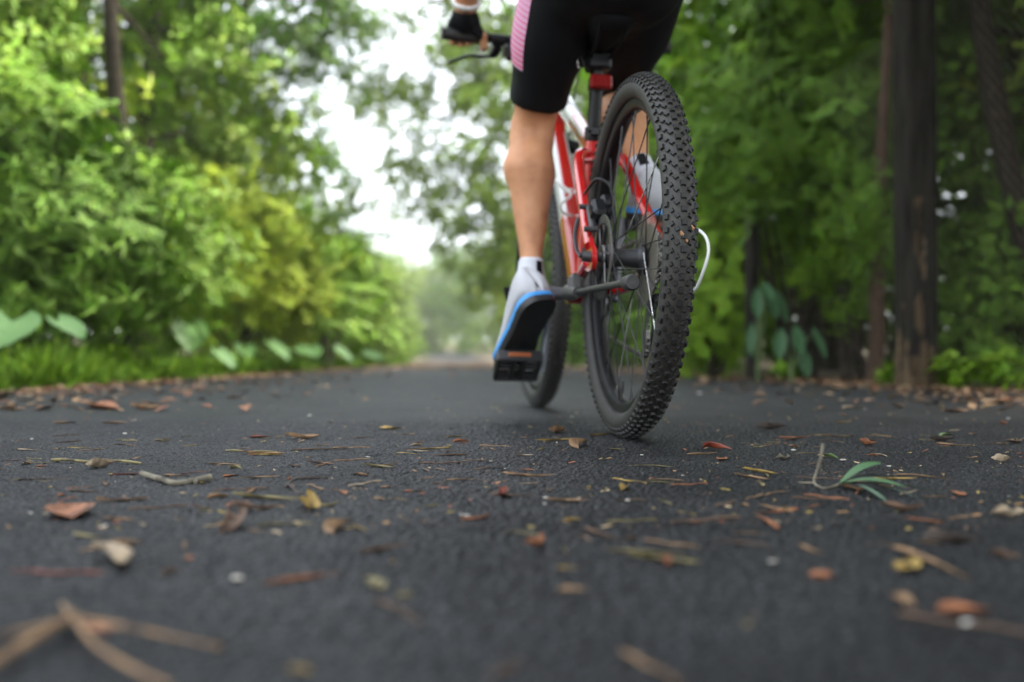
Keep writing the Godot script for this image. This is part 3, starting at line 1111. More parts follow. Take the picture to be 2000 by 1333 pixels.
	# socks with a dark stripe up the back
	for q in [[knee_l, ank_l, heel_l, -1.0, 0.62], [knee_r, ank_r, heel_r, 1.0, 0.68]]:
		var sh: Vector3 = (q[1] - q[0]).normalized()
		var top: Vector3 = q[1] - sh * 0.048
		var sock_bones := []
		for b in grow.call(leg.call(q[0] + P(-0.2, 0.25, 0), q[0], q[1] + sh * 0.012, q[1] + sh * 0.05, q[3]).slice(7, 15), 0.0042):
			sock_bones.append([b[0], b[1], b[2], b[3], top, -sh])
		var down: Vector3 = q[2] + (q[1] - q[2]) * 0.45
		sock_bones.append([q[1], 0.027, down, 0.024, top, -sh])
		var so := MB.new()
		blob(so, sock_bones, 0.005, 0.008)
		var sock := put("sock", so, M.sock, who)
		var stp := MB.new()
		patch(stp, sock_bones, 0.008, top + sh * 0.004, q[1] + sh * 0.006, P(-1, 0, 0.45 if q[3] < 0 else -0.1), -0.24, 0.24, 8, 6, 0.0012, 0.12)
		put("stripe", stp, M.black_cloth, sock)
	shoe(who, heel_l, ball_l, P(0.55, 0.83, -0.30), 0.12, -1.0)
	shoe(who, heel_r, ball_r, P(-0.2, 1, 0), 0.10, 1.0)

	# gloves without fingertips
	for s in [-1.0, 1.0]:
		var grip := bar_at + P(-0.0245, 0.004, 0.262 * s)
		var g := []
		for i in 4:
			var x := Vector3((0.030 - 0.020 * i) * s, 0, 0)
			g.append([P(0.838, 1.072, 0.262 * s) + x * 0.7, 0.017, grip + x + P(0.004, 0.026, 0), 0.0155])
			g.append([grip + x + P(0.006, 0.027, 0), 0.0125, grip + x + P(0.034, 0.016, 0), 0.0118])
		g.append([P(0.838, 1.066, 0.262 * s), 0.026, grip + P(-0.016, 0.020, 0), 0.022])
		g.append([grip + P(-0.020, 0.014, -0.030 * s), 0.017, grip + P(-0.021, -0.006, -0.048 * s), 0.0125])
		g.append([P(0.828, 1.083, 0.262 * s), 0.0285, P(0.845, 1.070, 0.262 * s), 0.029])
		var gm := MB.new()
		blob(gm, g, 0.004, 0.005)
		put("glove", gm, M.black_cloth, who)
	var br := MB.new()
	var w0 := P(0.825, 1.092, -0.262)
	var fd := (P(0.675, 1.205, -0.265) - w0).normalized()
	var ring := []
	var e := fd.cross(Vector3.RIGHT).normalized()
	for i in 33:
		var a := TAU * i / 32.0
		ring.append(w0 + fd * 0.028 + (Vector3.RIGHT * cos(a) * 0.036 + e * sin(a) * 0.033) + P(0, -0.004, 0))
	br.tube(ring, [0.0055], 8, false, Color.WHITE, 1.4)
	put("bracelet", br, M.white_plastic, who)


# ---------------------------------------------------------------- road, ground, litter

func road_y(d: float) -> float:
	if d < 3.0:
		return 0.0
	if d < 50.0:
		return -0.0075 * (d - 3.0)
	var e := minf(d, 150.0) - 50.0
	return -0.3525 + 0.00020 * e * e


func road_c(d: float) -> float:
	var bend := maxf(0.0, d - 90.0)
	return -0.03 - 0.0646 * (d - 4.1) - 0.004 * bend * bend


func build_road() -> void:
	var cell := FastNoiseLite.new()
	cell.noise_type = FastNoiseLite.TYPE_CELLULAR
	cell.cellular_return_type = FastNoiseLite.RETURN_DISTANCE
	cell.frequency = 1.0
	cell.seed = 5
	cell.fractal_type = FastNoiseLite.FRACTAL_NONE
	var wave := FastNoiseLite.new()
	wave.frequency = 1.0
	wave.seed = 8
	var rows := [-25.0, -12.0, -6.0, -3.0, -1.0, 0.0]
	var d := 0.40
	while d < 2.5:
		rows.append(d)
		d += 0.0040 + 0.0020 * d
	for k in [2.8, 3.2, 3.6, 4.0, 4.5, 5.0, 5.6, 6.2, 7.0, 8.0, 9.0, 10.0, 12.0, 14.0, 17.0, 20.0, 24.0, 28.0, 34.0, 40.0, 46.0, 52.0, 58.0, 64.0, 70.0, 78.0, 86.0, 94.0, 102.0, 110.0, 118.0, 126.0, 134.0, 142.0, 150.0, 165.0, 180.0]:
		rows.append(k)
	var mb := MB.new()
	var half := 1.36
	var cols := 860
	var prev := []
	for r in rows:
		var fine: bool = r >= 0.40 and r < 2.5
		var c := road_c(r)
		var line := []
		var y := road_y(r)
		line.append(mb.vert(Vector3(c - 2.24, y, -r)))
		if fine:
			for j in cols + 1:
				var x := lerpf(-half, half, float(j) / cols)
				var e := minf(minf((r - 0.40) / 0.08, (2.49 - r) / 0.4), (half - absf(x)) / 0.1)
				e = clampf(e, 0.0, 1.0)
				var p := Vector2(x, r)
				var h := (-0.45 - cell.get_noise_2d(p.x * 175.0, p.y * 175.0)) * 0.0046 + cell.get_noise_2d(p.x * 260.0 + 40.0, p.y * 260.0) * -0.0024 + wave.get_noise_2d(p.x * 9.0, p.y * 9.0) * 0.0012
				line.append(mb.vert(Vector3(x, y + h * e, -r)))
		else:
			var l := c - 2.24
			for x in ([-half, half] if r < 8.0 else [lerpf(l, l + 4.48, 0.33), lerpf(l, l + 4.48, 0.66)]):
				line.append(mb.vert(Vector3(x, y, -r)))
		line.append(mb.vert(Vector3(c + 2.24, y, -r)))
		if prev.size() == line.size():
			for j in line.size() - 1:
				mb.quad(prev[j], prev[j + 1], line[j + 1], line[j])
		elif prev.size():
			var few: Array = prev if prev.size() < line.size() else line
			var many: Array = line if prev.size() < line.size() else prev
			var a0: Array = [prev[0], line[0], line[1], prev[1]]
			mb.quad(prev[0], prev[1], line[1], line[0])
			var pn := prev.size()
			var ln := line.size()
			mb.quad(prev[pn - 2], prev[pn - 1], line[ln - 1], line[ln - 2])
			for j in range(1, many.size() - 2):
				if many == line:
					mb.tri(few[1], many[j + 1], many[j])
				else:
					mb.tri(few[1], many[j], many[j + 1])
			if many == line:
				mb.tri(few[1], few[2], many[many.size() - 2])
			else:
				mb.tri(few[1], many[many.size() - 2], few[2])
		prev = line
	var road := put("road", mb, M.asphalt)
	road.set_meta("kind", "structure")

	var g := MB.new()
	var us := [-260.0, -120.0, -60.0, -35.0, -22.0, -15.0, -11.0, -8.0, -6.0, -4.8, -3.9, -3.3, -2.8, -2.4, -2.0, 2.0, 2.4, 2.8, 3.3, 3.9, 4.8, 6.0, 8.0, 11.0, 15.0, 22.0, 35.0, 60.0, 120.0, 260.0]
	var ds := [-120.0, -50.0, -20.0, -8.0]
	d = -3.0
	while d < 30.0:
		ds.append(d)
		d += 0.6
	while d < 420.0:
		ds.append(d)
		d *= 1.12
	var last := []
	for r in ds:
		var line := []
		for u in us:
			var h := road_y(r) - 0.02
			if absf(u) > 2.1:
				var e := clampf((absf(u) - 2.3) / 1.2, 0.0, 1.0)
				h += 0.012 + e * (0.05 + 0.06 * wave.get_noise_2d(u * 0.6, r * 0.6)) + clampf((absf(u) - 4.0) / 30.0, 0.0, 1.0) * 1.4
			else:
				h -= 0.02
			line.append(g.vert(Vector3(road_c(minf(r, 150.0)) + u, h, -r)))
		if last.size():
			for j in line.size() - 1:
				g.quad(last[j], last[j + 1], line[j + 1], line[j])
		last = line
	put("ground", g, M.soil).set_meta("kind", "structure")


func ground_y(x: float, d: float) -> float:
	var u := absf(x - road_c(d))
	if u < 2.24:
		return road_y(d)
	return road_y(d) - 0.008 + clampf((u - 2.3) / 1.2, 0.0, 1.0) * 0.05 + clampf((u - 4.0) / 30.0, 0.0, 1.0) * 1.4


# A fallen leaf one metre long along x: an outline with a folded midrib, curled and twisted.
func fallen_leaf(width: float, curl: float, bend: float, twist: float, tip := 0.5, wave := 0.0) -> ArrayMesh:
	var mb := MB.new()
	var nl := 14
	var nw := 6
	var low := 1e9
	for i in nl + 1:
		var t := float(i) / nl
		var w := width * 0.5 * pow(sin(PI * pow(t, tip * 1.4)), 0.8)
		if i == 0 or i == nl:
			w = width * 0.02
		for j in nw + 1:
			var s := float(j) / nw * 2.0 - 1.0
			var z := s * w
			var y := curl * absf(s) * absf(s) * w * 1.6 + 0.02 * width * absf(s)
			var a := twist * (t - 0.5)
			var z2 := z * cos(a) - y * sin(a)
			var y2 := z * sin(a) + y * cos(a)
			y2 += bend * (t - 0.5) * (t - 0.5) + wave * sin(t * 9.0 + s) * 0.03
			low = minf(low, y2)
			mb.vert(Vector3(t - 0.5, y2, z2 + bend * 0.25 * sin(PI * t)))
	for i in mb.v.size():
		mb.v[i].y -= low
	for i in nl:
		for j in nw:
			var p := i * (nw + 1) + j
			mb.quad(p, p + 1, p + nw + 2, p + nw + 1)
	return mb.mesh()


func build_litter() -> void:
	var shapes := {
		"leaf": [fallen_leaf(0.30, 0.4, 0.12, 0.4), fallen_leaf(0.26, 0.7, -0.14, -0.5, 0.45), fallen_leaf(0.34, 0.3, 0.2, 0.6, 0.55, 0.6)],
		"oval": [fallen_leaf(0.50, 0.25, 0.10, 0.15), fallen_leaf(0.44, 0.4, 0.12, -0.3)],
		"strip": [fallen_leaf(0.075, 0.8, 0.14, 0.9, 0.5), fallen_leaf(0.06, 0.5, -0.10, -0.7, 0.45), fallen_leaf(0.09, 0.6, 0.22, 1.4, 0.52)],
		"curl": [fallen_leaf(0.22, 1.2, 0.28, 1.9, 0.5, 0.8), fallen_leaf(0.24, 1.0, -0.22, -2.0, 0.45, 1.0), fallen_leaf(0.20, 0.8, 0.5, 1.0, 0.5, 0.5)],
	}
	var stick := MB.new()
	var pts := []
	for i in 9:
		pts.append(Vector3(i / 8.0 - 0.5, 0.022 + 0.010 * sin(i * 1.3), 0.018 * sin(i * 0.9)))
	stick.tube(pts, [0.017, 0.018, 0.016, 0.017, 0.015, 0.016, 0.014, 0.015, 0.013], 7)
	shapes["stick"] = [stick.mesh()]
	var chip := MB.new()
	chip.ball(Vector3(0, 0.18, 0), Vector3(0.5, 0.2, 0.36), 7)
	shapes["chip"] = [chip.mesh()]
	var colours := {
		"tan": mat(lin(0.27, 0.165, 0.085), 0.75), "pale": mat(lin(0.40, 0.32, 0.22), 0.75), "orange": mat(lin(0.30, 0.115, 0.048), 0.7), "red": mat(lin(0.19, 0.04, 0.02), 0.5),
		"brown": mat(lin(0.13, 0.075, 0.045), 0.75), "dark": mat(lin(0.045, 0.032, 0.025), 0.75), "yellow": mat(lin(0.36, 0.245, 0.055), 0.65), "olive": mat(lin(0.20, 0.17, 0.065), 0.65),
		"white": mat(lin(0.55, 0.54, 0.50), 0.7), "grey": mat(lin(0.17, 0.155, 0.115), 0.85), "green": mat(lin(0.11, 0.19, 0.05), 0.55),
	}
	# blotches and veins of decay over each dry leaf
	var blotch := noise_texture(0.02, [[0.0, Color(0.35, 0.30, 0.28)], [0.4, Color(0.8, 0.78, 0.75)], [0.6, Color(1, 1, 1)], [1.0, Color(1.0, 0.95, 0.85)]], 128, false, FastNoiseLite.TYPE_SIMPLEX_SMOOTH, 4, 31)
	for k in colours:
		colours[k].albedo_texture = blotch
		colours[k].uv1_triplanar = true
		colours[k].uv1_world_triplanar = true
		colours[k].uv1_scale = Vector3(14, 14, 14)
	for k in colours:
		if k in ["tan", "pale", "orange", "yellow", "olive", "green"]:
			colours[k].backlight = Color(0.3, 0.3, 0.3)
	var words := {"tan": "tan", "pale": "pale cream", "orange": "orange", "red": "dark red", "brown": "brown", "dark": "blackened", "yellow": "yellow", "olive": "olive yellow", "white": "white", "grey": "grey", "green": "green"}
	var names := {"leaf": "fallen_leaf", "oval": "fallen_leaf", "strip": "fallen_leaf", "curl": "fallen_leaf", "stick": "twig", "chip": "debris_chip"}
	var what := {"leaf": "dry pointed leaf lying flat on the asphalt", "oval": "broad oval leaf lying on the asphalt", "strip": "narrow strap-shaped leaf lying on the asphalt", "curl": "dry leaf curled up on the asphalt", "stick": "thin twig lying on the asphalt", "chip": "small chip lying on the asphalt"}
	var cats := {"leaf": "leaf", "oval": "leaf", "strip": "leaf", "curl": "leaf", "stick": "twig", "chip": "debris"}
	var lay := func(kind: String, a: Vector2, b: Vector2, colour: String) -> void:
		var set_: Array = shapes[kind]
		var o := put(names[kind], set_[rng.randi() % set_.size()], colours[colour])
		var m := (a + b) / 2.0
		var l := a.distance_to(b) * (0.92 if kind in ["leaf", "curl", "oval"] else 1.0)
		o.transform = Transform3D(Basis(Vector3.UP, atan2(b.y - a.y, b.x - a.x)).scaled_local(Vector3(l, l * (rng.randf_range(0.6, 1.0) if kind != "stick" else minf(1.0, 0.13 / l)), l * (1.0 if rng.randf() < 0.5 else -1.0) * (minf(1.0, 0.13 / l) if kind == "stick" else 1.5 if kind == "strip" and l < 0.06 else 1.0))), Vector3(m.x, ground_y(m.x, m.y) + (0.0024 if m.y < 2.4 else 0.0006), -m.y))
		tag(o, words[colour] + " " + what[kind], cats[kind], words[colour] + " " + {"leaf": "pointed leaves", "oval": "oval leaves", "strip": "strap leaves", "curl": "curled leaves", "stick": "twigs", "chip": "chips"}[kind] + " on the asphalt")
	for q in LITTER:
		lay.call(q[0], Vector2(q[1], q[2]), Vector2(q[3], q[4]), q[5])
	# the rest of the road: loose fall, thicker towards the edges
	var keys := ["tan", "tan", "tan", "brown", "orange", "olive", "pale", "brown", "yellow", "olive"]
	for i in 385:
		var d := 0.75 + 1.1 * pow(rng.randf(), 0.8) if i < 220 else 1.7 + 8.0 * pow(rng.randf(), 1.3)
		var u := rng.randf_range(-1.0, 1.0)
		var x := road_c(d) + 2.1 * u if i >= 220 else rng.randf_range(-0.52, 0.52) * d
		if i >= 250:
			x = road_c(d) + 2.15 * signf(u) * pow(absf(u), 0.35)
		if absf(x - 0.2) < 0.12 and d > 1.2 and d < 2.2:
			continue
		var kind: String = ["strip", "strip", "leaf", "curl", "stick", "leaf", "chip", "strip"][rng.randi() % 8]
		var l := {"strip": rng.randf_range(0.03, 0.075), "leaf": rng.randf_range(0.018, 0.05), "curl": rng.randf_range(0.02, 0.05), "stick": rng.randf_range(0.03, 0.09), "chip": rng.randf_range(0.002, 0.0045)}[kind] as float
		if i < 220:
			kind = ["strip", "strip", "stick", "strip", "leaf", "strip", "stick"][rng.randi() % 7]
			l = rng.randf_range(0.018, 0.060) * (0.55 if kind in ["leaf", "curl"] else 1.0)
		var an := rng.randf() * TAU
		var v := Vector2(cos(an), sin(an)) * l / 2.0
		lay.call(kind, Vector2(x, d) - v, Vector2(x, d) + v, keys[rng.randi() % keys.size()] if kind != "chip" else ["tan", "tan", "yellow", "brown"][rng.randi() % 4])

	# bent stub of branch with a side knot
	var bs := MB.new()
	var B0 := Vector3(-0.4650, 0.0000, -1.1951)
	var B1 := Vector3(-0.4011, 0.0000, -1.1309)
	var B2 := Vector3(-0.3693, 0.0000, -1.1667)
	var up := Vector3(0, 0.005, 0)
	bs.tube(smooth_path([B0 + up * 1.6, B0.lerp(B1, 0.5) + up * 1.3, B1 + up, B1.lerp(B2, 0.55) + up, B2 + up * 1.5], 4), [0.0038, 0.0036, 0.0037, 0.0034, 0.0036, 0.0035, 0.0036, 0.0034, 0.0036, 0.0037, 0.0036, 0.0038, 0.0039, 0.0040, 0.0041, 0.0042, 0.0042], 9)
	bs.tube([B1.lerp(B2, 0.6) + up, B1.lerp(B2, 0.62) + up * 0.6 + Vector3(0.002, 0, 0.012)], [0.0035, 0.0026], 7)
	tag(put("branch_stub", bs, colours.grey), "bent grey-green stub of branch with a side knot", "twig")
	# forked dry twig close to the lens
	var ft := MB.new()
	var F := Vector3(-0.2444, 0.0000, -0.5300)
	var lift := Vector3(0, 0.012, 0)
	ft.tube(smooth_path([F + lift, Vector3(-0.2484, 0.0000, -0.4930) + lift * 0.9, Vector3(-0.2545, 0.0000, -0.4482) + lift * 0.5], 5), [0.0018, 0.0021, 0.0024, 0.0026], 9)
	ft.tube(smooth_path([F + lift, Vector3(-0.2030, 0.0000, -0.5117) + lift * 0.9, Vector3(-0.1537, 0.0000, -0.5030) + lift * 0.3], 5), [0.0015, 0.0015, 0.0014, 0.0013, 0.0015, 0.0013, 0.0012, 0.001, 0.0008], 8)
	ft.tube(smooth_path([F + lift, Vector3(-0.2045, 0.0000, -0.4771) + lift * 0.8, Vector3(-0.1580, 0.0000, -0.4402) + lift * 0.4], 5), [0.0016, 0.0015, 0.0015, 0.0014], 8)
	ft.tube([F + lift, Vector3(-0.2674, 0.0000, -0.5666) + lift * 0.8], [0.0020, 0.0010], 7)
	ft.tube(smooth_path([F + lift, Vector3(-0.2606, 0.0000, -0.5171) + lift * 0.8, Vector3(-0.2825, 0.0000, -0.5117) + lift * 0.5], 4), [0.0022, 0.0016, 0.0012], 7)
	ft.ball(F + lift, Vector3(0.0036, 0.0036, 0.0036), 8)
	tag(put("forked_twig", ft, colours.tan), "pale dry twig forking into four arms", "twig")
	# dark wiry twig
	var dk := MB.new()
	var K := Vector3(-0.2641, 0.0000, -1.1485)
	dk.tube(smooth_path([Vector3(-0.2637, 0.0000, -1.1054) + up * 0.5, K + up * 1.2, Vector3(-0.2528, 0.0000, -1.1760) + up, Vector3(-0.2312, 0.0000, -1.1951) + up * 0.5], 4), [0.0016], 6)
	dk.tube(smooth_path([Vector3(-0.2662, 0.0000, -1.1309) + up * 0.8, Vector3(-0.2487, 0.0000, -1.0891) + up * 0.5, Vector3(-0.2358, 0.0000, -1.0655) + up * 0.3], 4), [0.0018], 6)
	tag(put("wiry_twig", dk, colours.dark), "dark wiry twig bent like a hook on the asphalt", "twig")

	# broken shoot: an upright stub and green lance leaves
	var sprig := thing("broken_shoot", "broken shoot with an upright stub and fresh green lance leaves", "twig")
	var S0 := Vector3(0.3609, 0.0000, -1.1309)
	var stem := MB.new()
	var top := S0 + Vector3(0.009, 0.052, 0)
	stem.tube(smooth_path([top, S0 + Vector3(0.004, 0.026, 0.0), S0 + Vector3(-0.002, 0.006, 0), Vector3(0.3608, 0.0000, -1.0972) + up * 0.6, Vector3(0.3845, 0.0000, -1.1180) + up], 4), [0.0022, 0.0020, 0.0021, 0.0019, 0.0021, 0.0018], 8)
	stem.tube([S0 + Vector3(-0.002, 0.005, 0), Vector3(0.3456, 0.0000, -1.1485) + up * 0.6], [0.0016, 0.0010], 6)
	put("stem", stem, colours.grey, sprig)
	var N := Vector3(0.3845, 0.0000, -1.1180) + up * 1.2
	for q in [[Vector3(0.4337, 0.0000, -1.1180) + Vector3(0, 0.030, 0), 0.011, 0], [Vector3(0.4455, 0.0000, -1.1054) + Vector3(0, 0.014, 0), 0.012, 1], [Vector3(0.3947, 0.0000, -1.0038) + Vector3(0, 0.003, 0), 0.013, 1], [Vector3(0.4345, 0.0000, -1.0212) + Vector3(0, 0.004, 0), 0.009, 1], [Vector3(0.4796, 0.0000, -1.0503) + Vector3(0, 0.002, 0), 0.004, 1], [Vector3(0.4408, 0.0000, -1.0655) + Vector3(0, 0.009, 0), 0.006, 0]]:
		var lf := MB.new()
		var tip: Vector3 = q[0]
		var dir := tip - N
		var sd: Vector3 = dir.cross(Vector3.UP).normalized() * q[1] * 0.5
		sd = sd.rotated(dir.normalized(), 0.5 if q[2] == 0 else -0.25)
		var ns := 10
		for i in ns + 1:
			var t := float(i) / ns
			var w := pow(sin(PI * clampf(t * 0.96 + 0.02, 0.0, 1.0)), 0.7)
			var c := N + dir * t + Vector3(0, 0.006 * sin(PI * t), 0)
			lf.vert(c - sd * w + Vector3(0, 0.0012 * w, 0))
			lf.vert(c)
			lf.vert(c + sd * w + Vector3(0, 0.0012 * w, 0))
		for i in ns:
			lf.quad(i * 3, i * 3 + 1, i * 3 + 4, i * 3 + 3)
			lf.quad(i * 3 + 1, i * 3 + 2, i * 3 + 5, i * 3 + 4)
		put("leaf", lf, M.fresh_leaf if q[2] == 0 else M.grey_leaf, sprig)

	# leaf litter along both edges, past counting
	var mm := MultiMesh.new()
	mm.transform_format = MultiMesh.TRANSFORM_3D
	mm.use_colors = true
	var lm := MB.new()
	for v in [Vector3(-0.5, 0.02, 0), Vector3(-0.1, 0.12, 0.2), Vector3(0, 0.03, 0), Vector3(-0.1, 0.14, -0.2), Vector3(0.5, 0.10, 0.03)]:
		lm.vert(v)
	for q in [[0, 2, 1], [1, 2, 4], [0, 3, 2], [3, 4, 2]]:
		lm.tri(q[0], q[1], q[2])
	mm.mesh = lm.mesh()
	var n := 11500
	mm.instance_count = n
	var tones := [Color(0.30, 0.18, 0.085), Color(0.18, 0.10, 0.05), Color(0.36, 0.25, 0.14), Color(0.22, 0.09, 0.04), Color(0.09, 0.055, 0.033)]
	for i in n:
		var d := 2.6 + 75.0 * pow(rng.randf(), 1.9)
		var s := 1.0 if rng.randf() < 0.58 else -1.0
		var u := 2.24 + (rng.randfn(0.02, 0.26) if s > 0 else rng.randfn(-0.12, 0.14))
		if rng.randf() < 0.25:
			u -= absf(rng.randfn(0.0, 0.55))
		var x := road_c(d) + s * u
		if d > 16.0 and rng.randf() < 0.7:
			x = road_c(d) + rng.randf_range(-2.2, 2.2)
		var l := rng.randf_range(0.028, 0.08) * (1.0 if d < 16.0 else 1.5)
		mm.set_instance_transform(i, Transform3D(Basis.from_euler(Vector3(rng.randf_range(-0.4, 0.4), rng.randf() * TAU, rng.randf_range(-0.3, 0.3))).scaled_local(Vector3.ONE * l), Vector3(x, ground_y(x, d) + 0.003, -d)))
		mm.set_instance_color(i, tones[rng.randi() % 5] * rng.randf_range(0.7, 1.2))
	var o := MultiMeshInstance3D.new()
	o.multimesh = mm
	o.material_override = M.litter
	o.name = "leaf_litter"
	add_child(o)
	tag(o, "brown leaf litter gathered along the road edges", "leaf litter")
	o.set_meta("kind", "stuff")

	# crumbs of leaf, bark and grit
	var cm := MultiMesh.new()
	cm.transform_format = MultiMesh.TRANSFORM_3D
	cm.use_colors = true
	var cr := MB.new()
	cr.box(Transform3D(Basis.from_euler(Vector3(0.2, 0.3, 0.1)), Vector3(0, 0.12, 0)), Vector3(1.0, 0.3, 0.5), 0.12)
	cm.mesh = cr.mesh()
	cm.instance_count = 1500
	var shades := [Color(0.30, 0.17, 0.07), Color(0.14, 0.08, 0.045), Color(0.40, 0.30, 0.17), Color(0.26, 0.08, 0.035), Color(0.05, 0.035, 0.025), Color(0.34, 0.25, 0.06), Color(0.5, 0.48, 0.42)]
	for i in 1500:
		var d := 0.85 + 5.2 * pow(rng.randf(), 1.6)
		var x := rng.randf_range(-0.56, 0.56) * d
		if absf(x - road_c(d)) > 2.2:
			x = road_c(d) + rng.randf_range(-2.1, 2.1)
		cm.set_instance_transform(i, Transform3D(Basis.from_euler(Vector3(rng.randf_range(-0.3, 0.3), rng.randf() * TAU, rng.randf_range(-0.3, 0.3))).scaled_local(Vector3.ONE * rng.randf_range(0.0015, 0.0065) * Vector3(rng.randf_range(0.8, 2.4), 0.8, 0.8)), Vector3(x, ground_y(x, d) + (0.0016 if d < 2.4 else -0.0002), -d)))
		cm.set_instance_color(i, shades[rng.randi() % 6 if rng.randf() < 0.95 else 6])
	var co := MultiMeshInstance3D.new()
	co.multimesh = cm
	co.material_override = M.litter
	co.name = "debris_crumbs"
	add_child(co)
	tag(co, "tiny crumbs of leaf and bark strewn over the asphalt", "debris")
	co.set_meta("kind", "stuff")


# ---------------------------------------------------------------- vegetation

func leaf_blade(mb: MB, p: Vector3, dir: Vector3, up: Vector3, l: float, w: float, droop: float, c: Color) -> void:
	var d := dir.normalized()
	var s := d.cross(up).normalized() * w * 0.5
	var n := s.cross(d).normalized()
	var m := p + d * l * 0.45 - n * l * droop * 0.1
	var a := mb.vert(p, c)
	var b := mb.vert(m + s + n * w * 0.14, c)
	var f := mb.vert(m - s + n * w * 0.14, c)
	var t := mb.vert(p + d * l - n * l * droop, c)
	mb.tri(a, t, b)
	mb.tri(a, f, t)


func sprig(kind: String, seed_: int, light := 1.0) -> ArrayMesh:
	var r := RandomNumberGenerator.new()
	r.seed = seed_
	var mb := MB.new()
	mb.colored = true
	var shade := func() -> Color:
		var k := r.randf_range(0.72, 1.25) * light * 0.55
		return Color(k * r.randf_range(0.9, 1.2), k, k * r.randf_range(0.7, 1.1))
	var stem_c := Color(0.25, 0.16, 0.12)
	match kind:
		"broad":   # a leafy shoot 0.4 m long
			mb.tube([Vector3.ZERO, Vector3(0.01, 0.2, 0.01), Vector3(0, 0.38, 0.03)], [0.004, 0.003, 0.0015], 4, false, stem_c)
			for i in 26:
				var h := r.randf_range(0.02, 0.40)
				var a := i * 2.4 + r.randf_range(-0.4, 0.4)
				var dir := Vector3(cos(a), r.randf_range(-0.3, 0.6), sin(a))
				leaf_blade(mb, Vector3(0, h, 0) + dir * 0.03, dir, Vector3.UP, r.randf_range(0.07, 0.12), r.randf_range(0.035, 0.055), r.randf_range(0.1, 0.45), shade.call())
		"fine":   # feathery shoots of small leaflets
			for k in 5:
				var a0 := k * 1.256 + r.randf()
				var d := Vector3(cos(a0) * 0.8, r.randf_range(0.1, 1.0), sin(a0) * 0.8).normalized()
				var p0 := Vector3(0, 0.05 * k, 0)
				for i in 8:
					var t := (i + 1) / 8.0
					var p := p0 + d * 0.30 * t - Vector3(0, 0.07 * t * t, 0)
					var s := d.cross(Vector3.UP).normalized()
					for q in [-1.0, 1.0]:
						leaf_blade(mb, p, s * q + d * 0.5 + Vector3(0, r.randf_range(-0.3, 0.2), 0), Vector3.UP, r.randf_range(0.045, 0.07), 0.021, 0.15, shade.call())
		"strap":   # drooping narrow leaves
			mb.tube([Vector3.ZERO, Vector3(0.02, 0.25, 0.0), Vector3(0.05, 0.42, 0.03)], [0.004, 0.003, 0.0015], 4, false, stem_c)
			for i in 34:
				var h := r.randf_range(0.0, 0.42)
				var a := r.randf() * TAU
				var dir := Vector3(cos(a), r.randf_range(-0.8, 0.4), sin(a))
				leaf_blade(mb, Vector3(0.03 * h, h, 0), dir, Vector3.UP, r.randf_range(0.10, 0.17), r.randf_range(0.014, 0.024), r.randf_range(0.1, 0.5), shade.call())
		"spray":   # a coarse bough for trees farther off, 0.5 m
			for i in 12:
				var h := r.randf_range(0.0, 0.40)
				var a := i * 2.4 + r.randf_range(-0.4, 0.4)
				var dir := Vector3(cos(a), r.randf_range(-0.4, 0.7), sin(a))
				leaf_blade(mb, Vector3(0, h, 0) + dir * 0.04, dir, Vector3.UP, r.randf_range(0.11, 0.19), r.randf_range(0.05, 0.08), r.randf_range(0.1, 0.45), shade.call())
		"wisp":   # the same with narrow leaves
			for i in 15:
				var h := r.randf_range(0.0, 0.45)
				var a := i * 2.4 + r.randf_range(-0.4, 0.4)
				var dir := Vector3(cos(a), r.randf_range(-0.7, 0.6), sin(a))
				leaf_blade(mb, Vector3(0, h, 0), dir, Vector3.UP, r.randf_range(0.15, 0.24), r.randf_range(0.028, 0.044), r.randf_range(0.1, 0.5), shade.call())
		"frond":   # one arching pinnate frond, 0.9 m
			for i in 26:
				var t := (i + 1) / 26.0
				var p := Vector3(0, 0.75 * t - 0.45 * t * t, 0.75 * t)
				for q in [-1.0, 1.0]:
					leaf_blade(mb, p, Vector3(q, -0.25, 0.75), Vector3.UP, 0.19 * sin(PI * (0.15 + 0.8 * t)) + 0.02, 0.024, 0.25, shade.call())
		"grass":   # a tuft
			for i in 13:
				var a := r.randf() * TAU
				var l := r.randf_range(0.10, 0.24)
				var lean := r.randf_range(0.15, 0.9)
				var p := Vector3(cos(a * 3.0), 0, sin(a * 5.0)) * 0.03
				var d := Vector3(cos(a) * lean, 1.0, sin(a) * lean)
				leaf_blade(mb, p, d, Vector3(-cos(a), 0.3, -sin(a)), l, 0.010, -0.25, shade.call())
		"herb":   # low roadside weeds
			for i in 16:
				var a := i * 2.4
				var h := r.randf_range(0.0, 0.16)
				var dir := Vector3(cos(a), r.randf_range(0.1, 0.9), sin(a))
				leaf_blade(mb, Vector3(0, h, 0), dir, Vector3.UP, r.randf_range(0.05, 0.10), r.randf_range(0.02, 0.04), 0.3, shade.call())
	return mb.mesh()


# Many shoots joined into one mesh: the leaves of one plant.
func scatter(parent: Node3D, called: String, kind: String, spots: Array, tint: Color, size: float) -> MeshInstance3D:
	var st := SurfaceTool.new()
	var variants: Array = []
	for k in kind.split("+"):
		variants.append_array(M.sprigs[k])
	for q in spots:
		var out: Vector3 = q[1]
		var y := out.normalized()
		var x := y.cross(Vector3(rng.randf_range(-1, 1), rng.randf_range(-0.3, 0.3), rng.randf_range(-1, 1))).normalized()
		var s: float = size * rng.randf_range(0.6, 1.35) * (q[2] if q.size() > 2 else 1.0)
		st.append_from(variants[rng.randi() % variants.size()], 0, Transform3D(Basis(x, y, x.cross(y)).scaled_local(Vector3.ONE * s), q[0]))
	var m: StandardMaterial3D = M.foliage.duplicate()
	m.albedo_color = Color(tint.r / 0.55, tint.g / 0.55, tint.b / 0.55).linear_to_srgb()
	return put(called, st.commit(), m, parent)


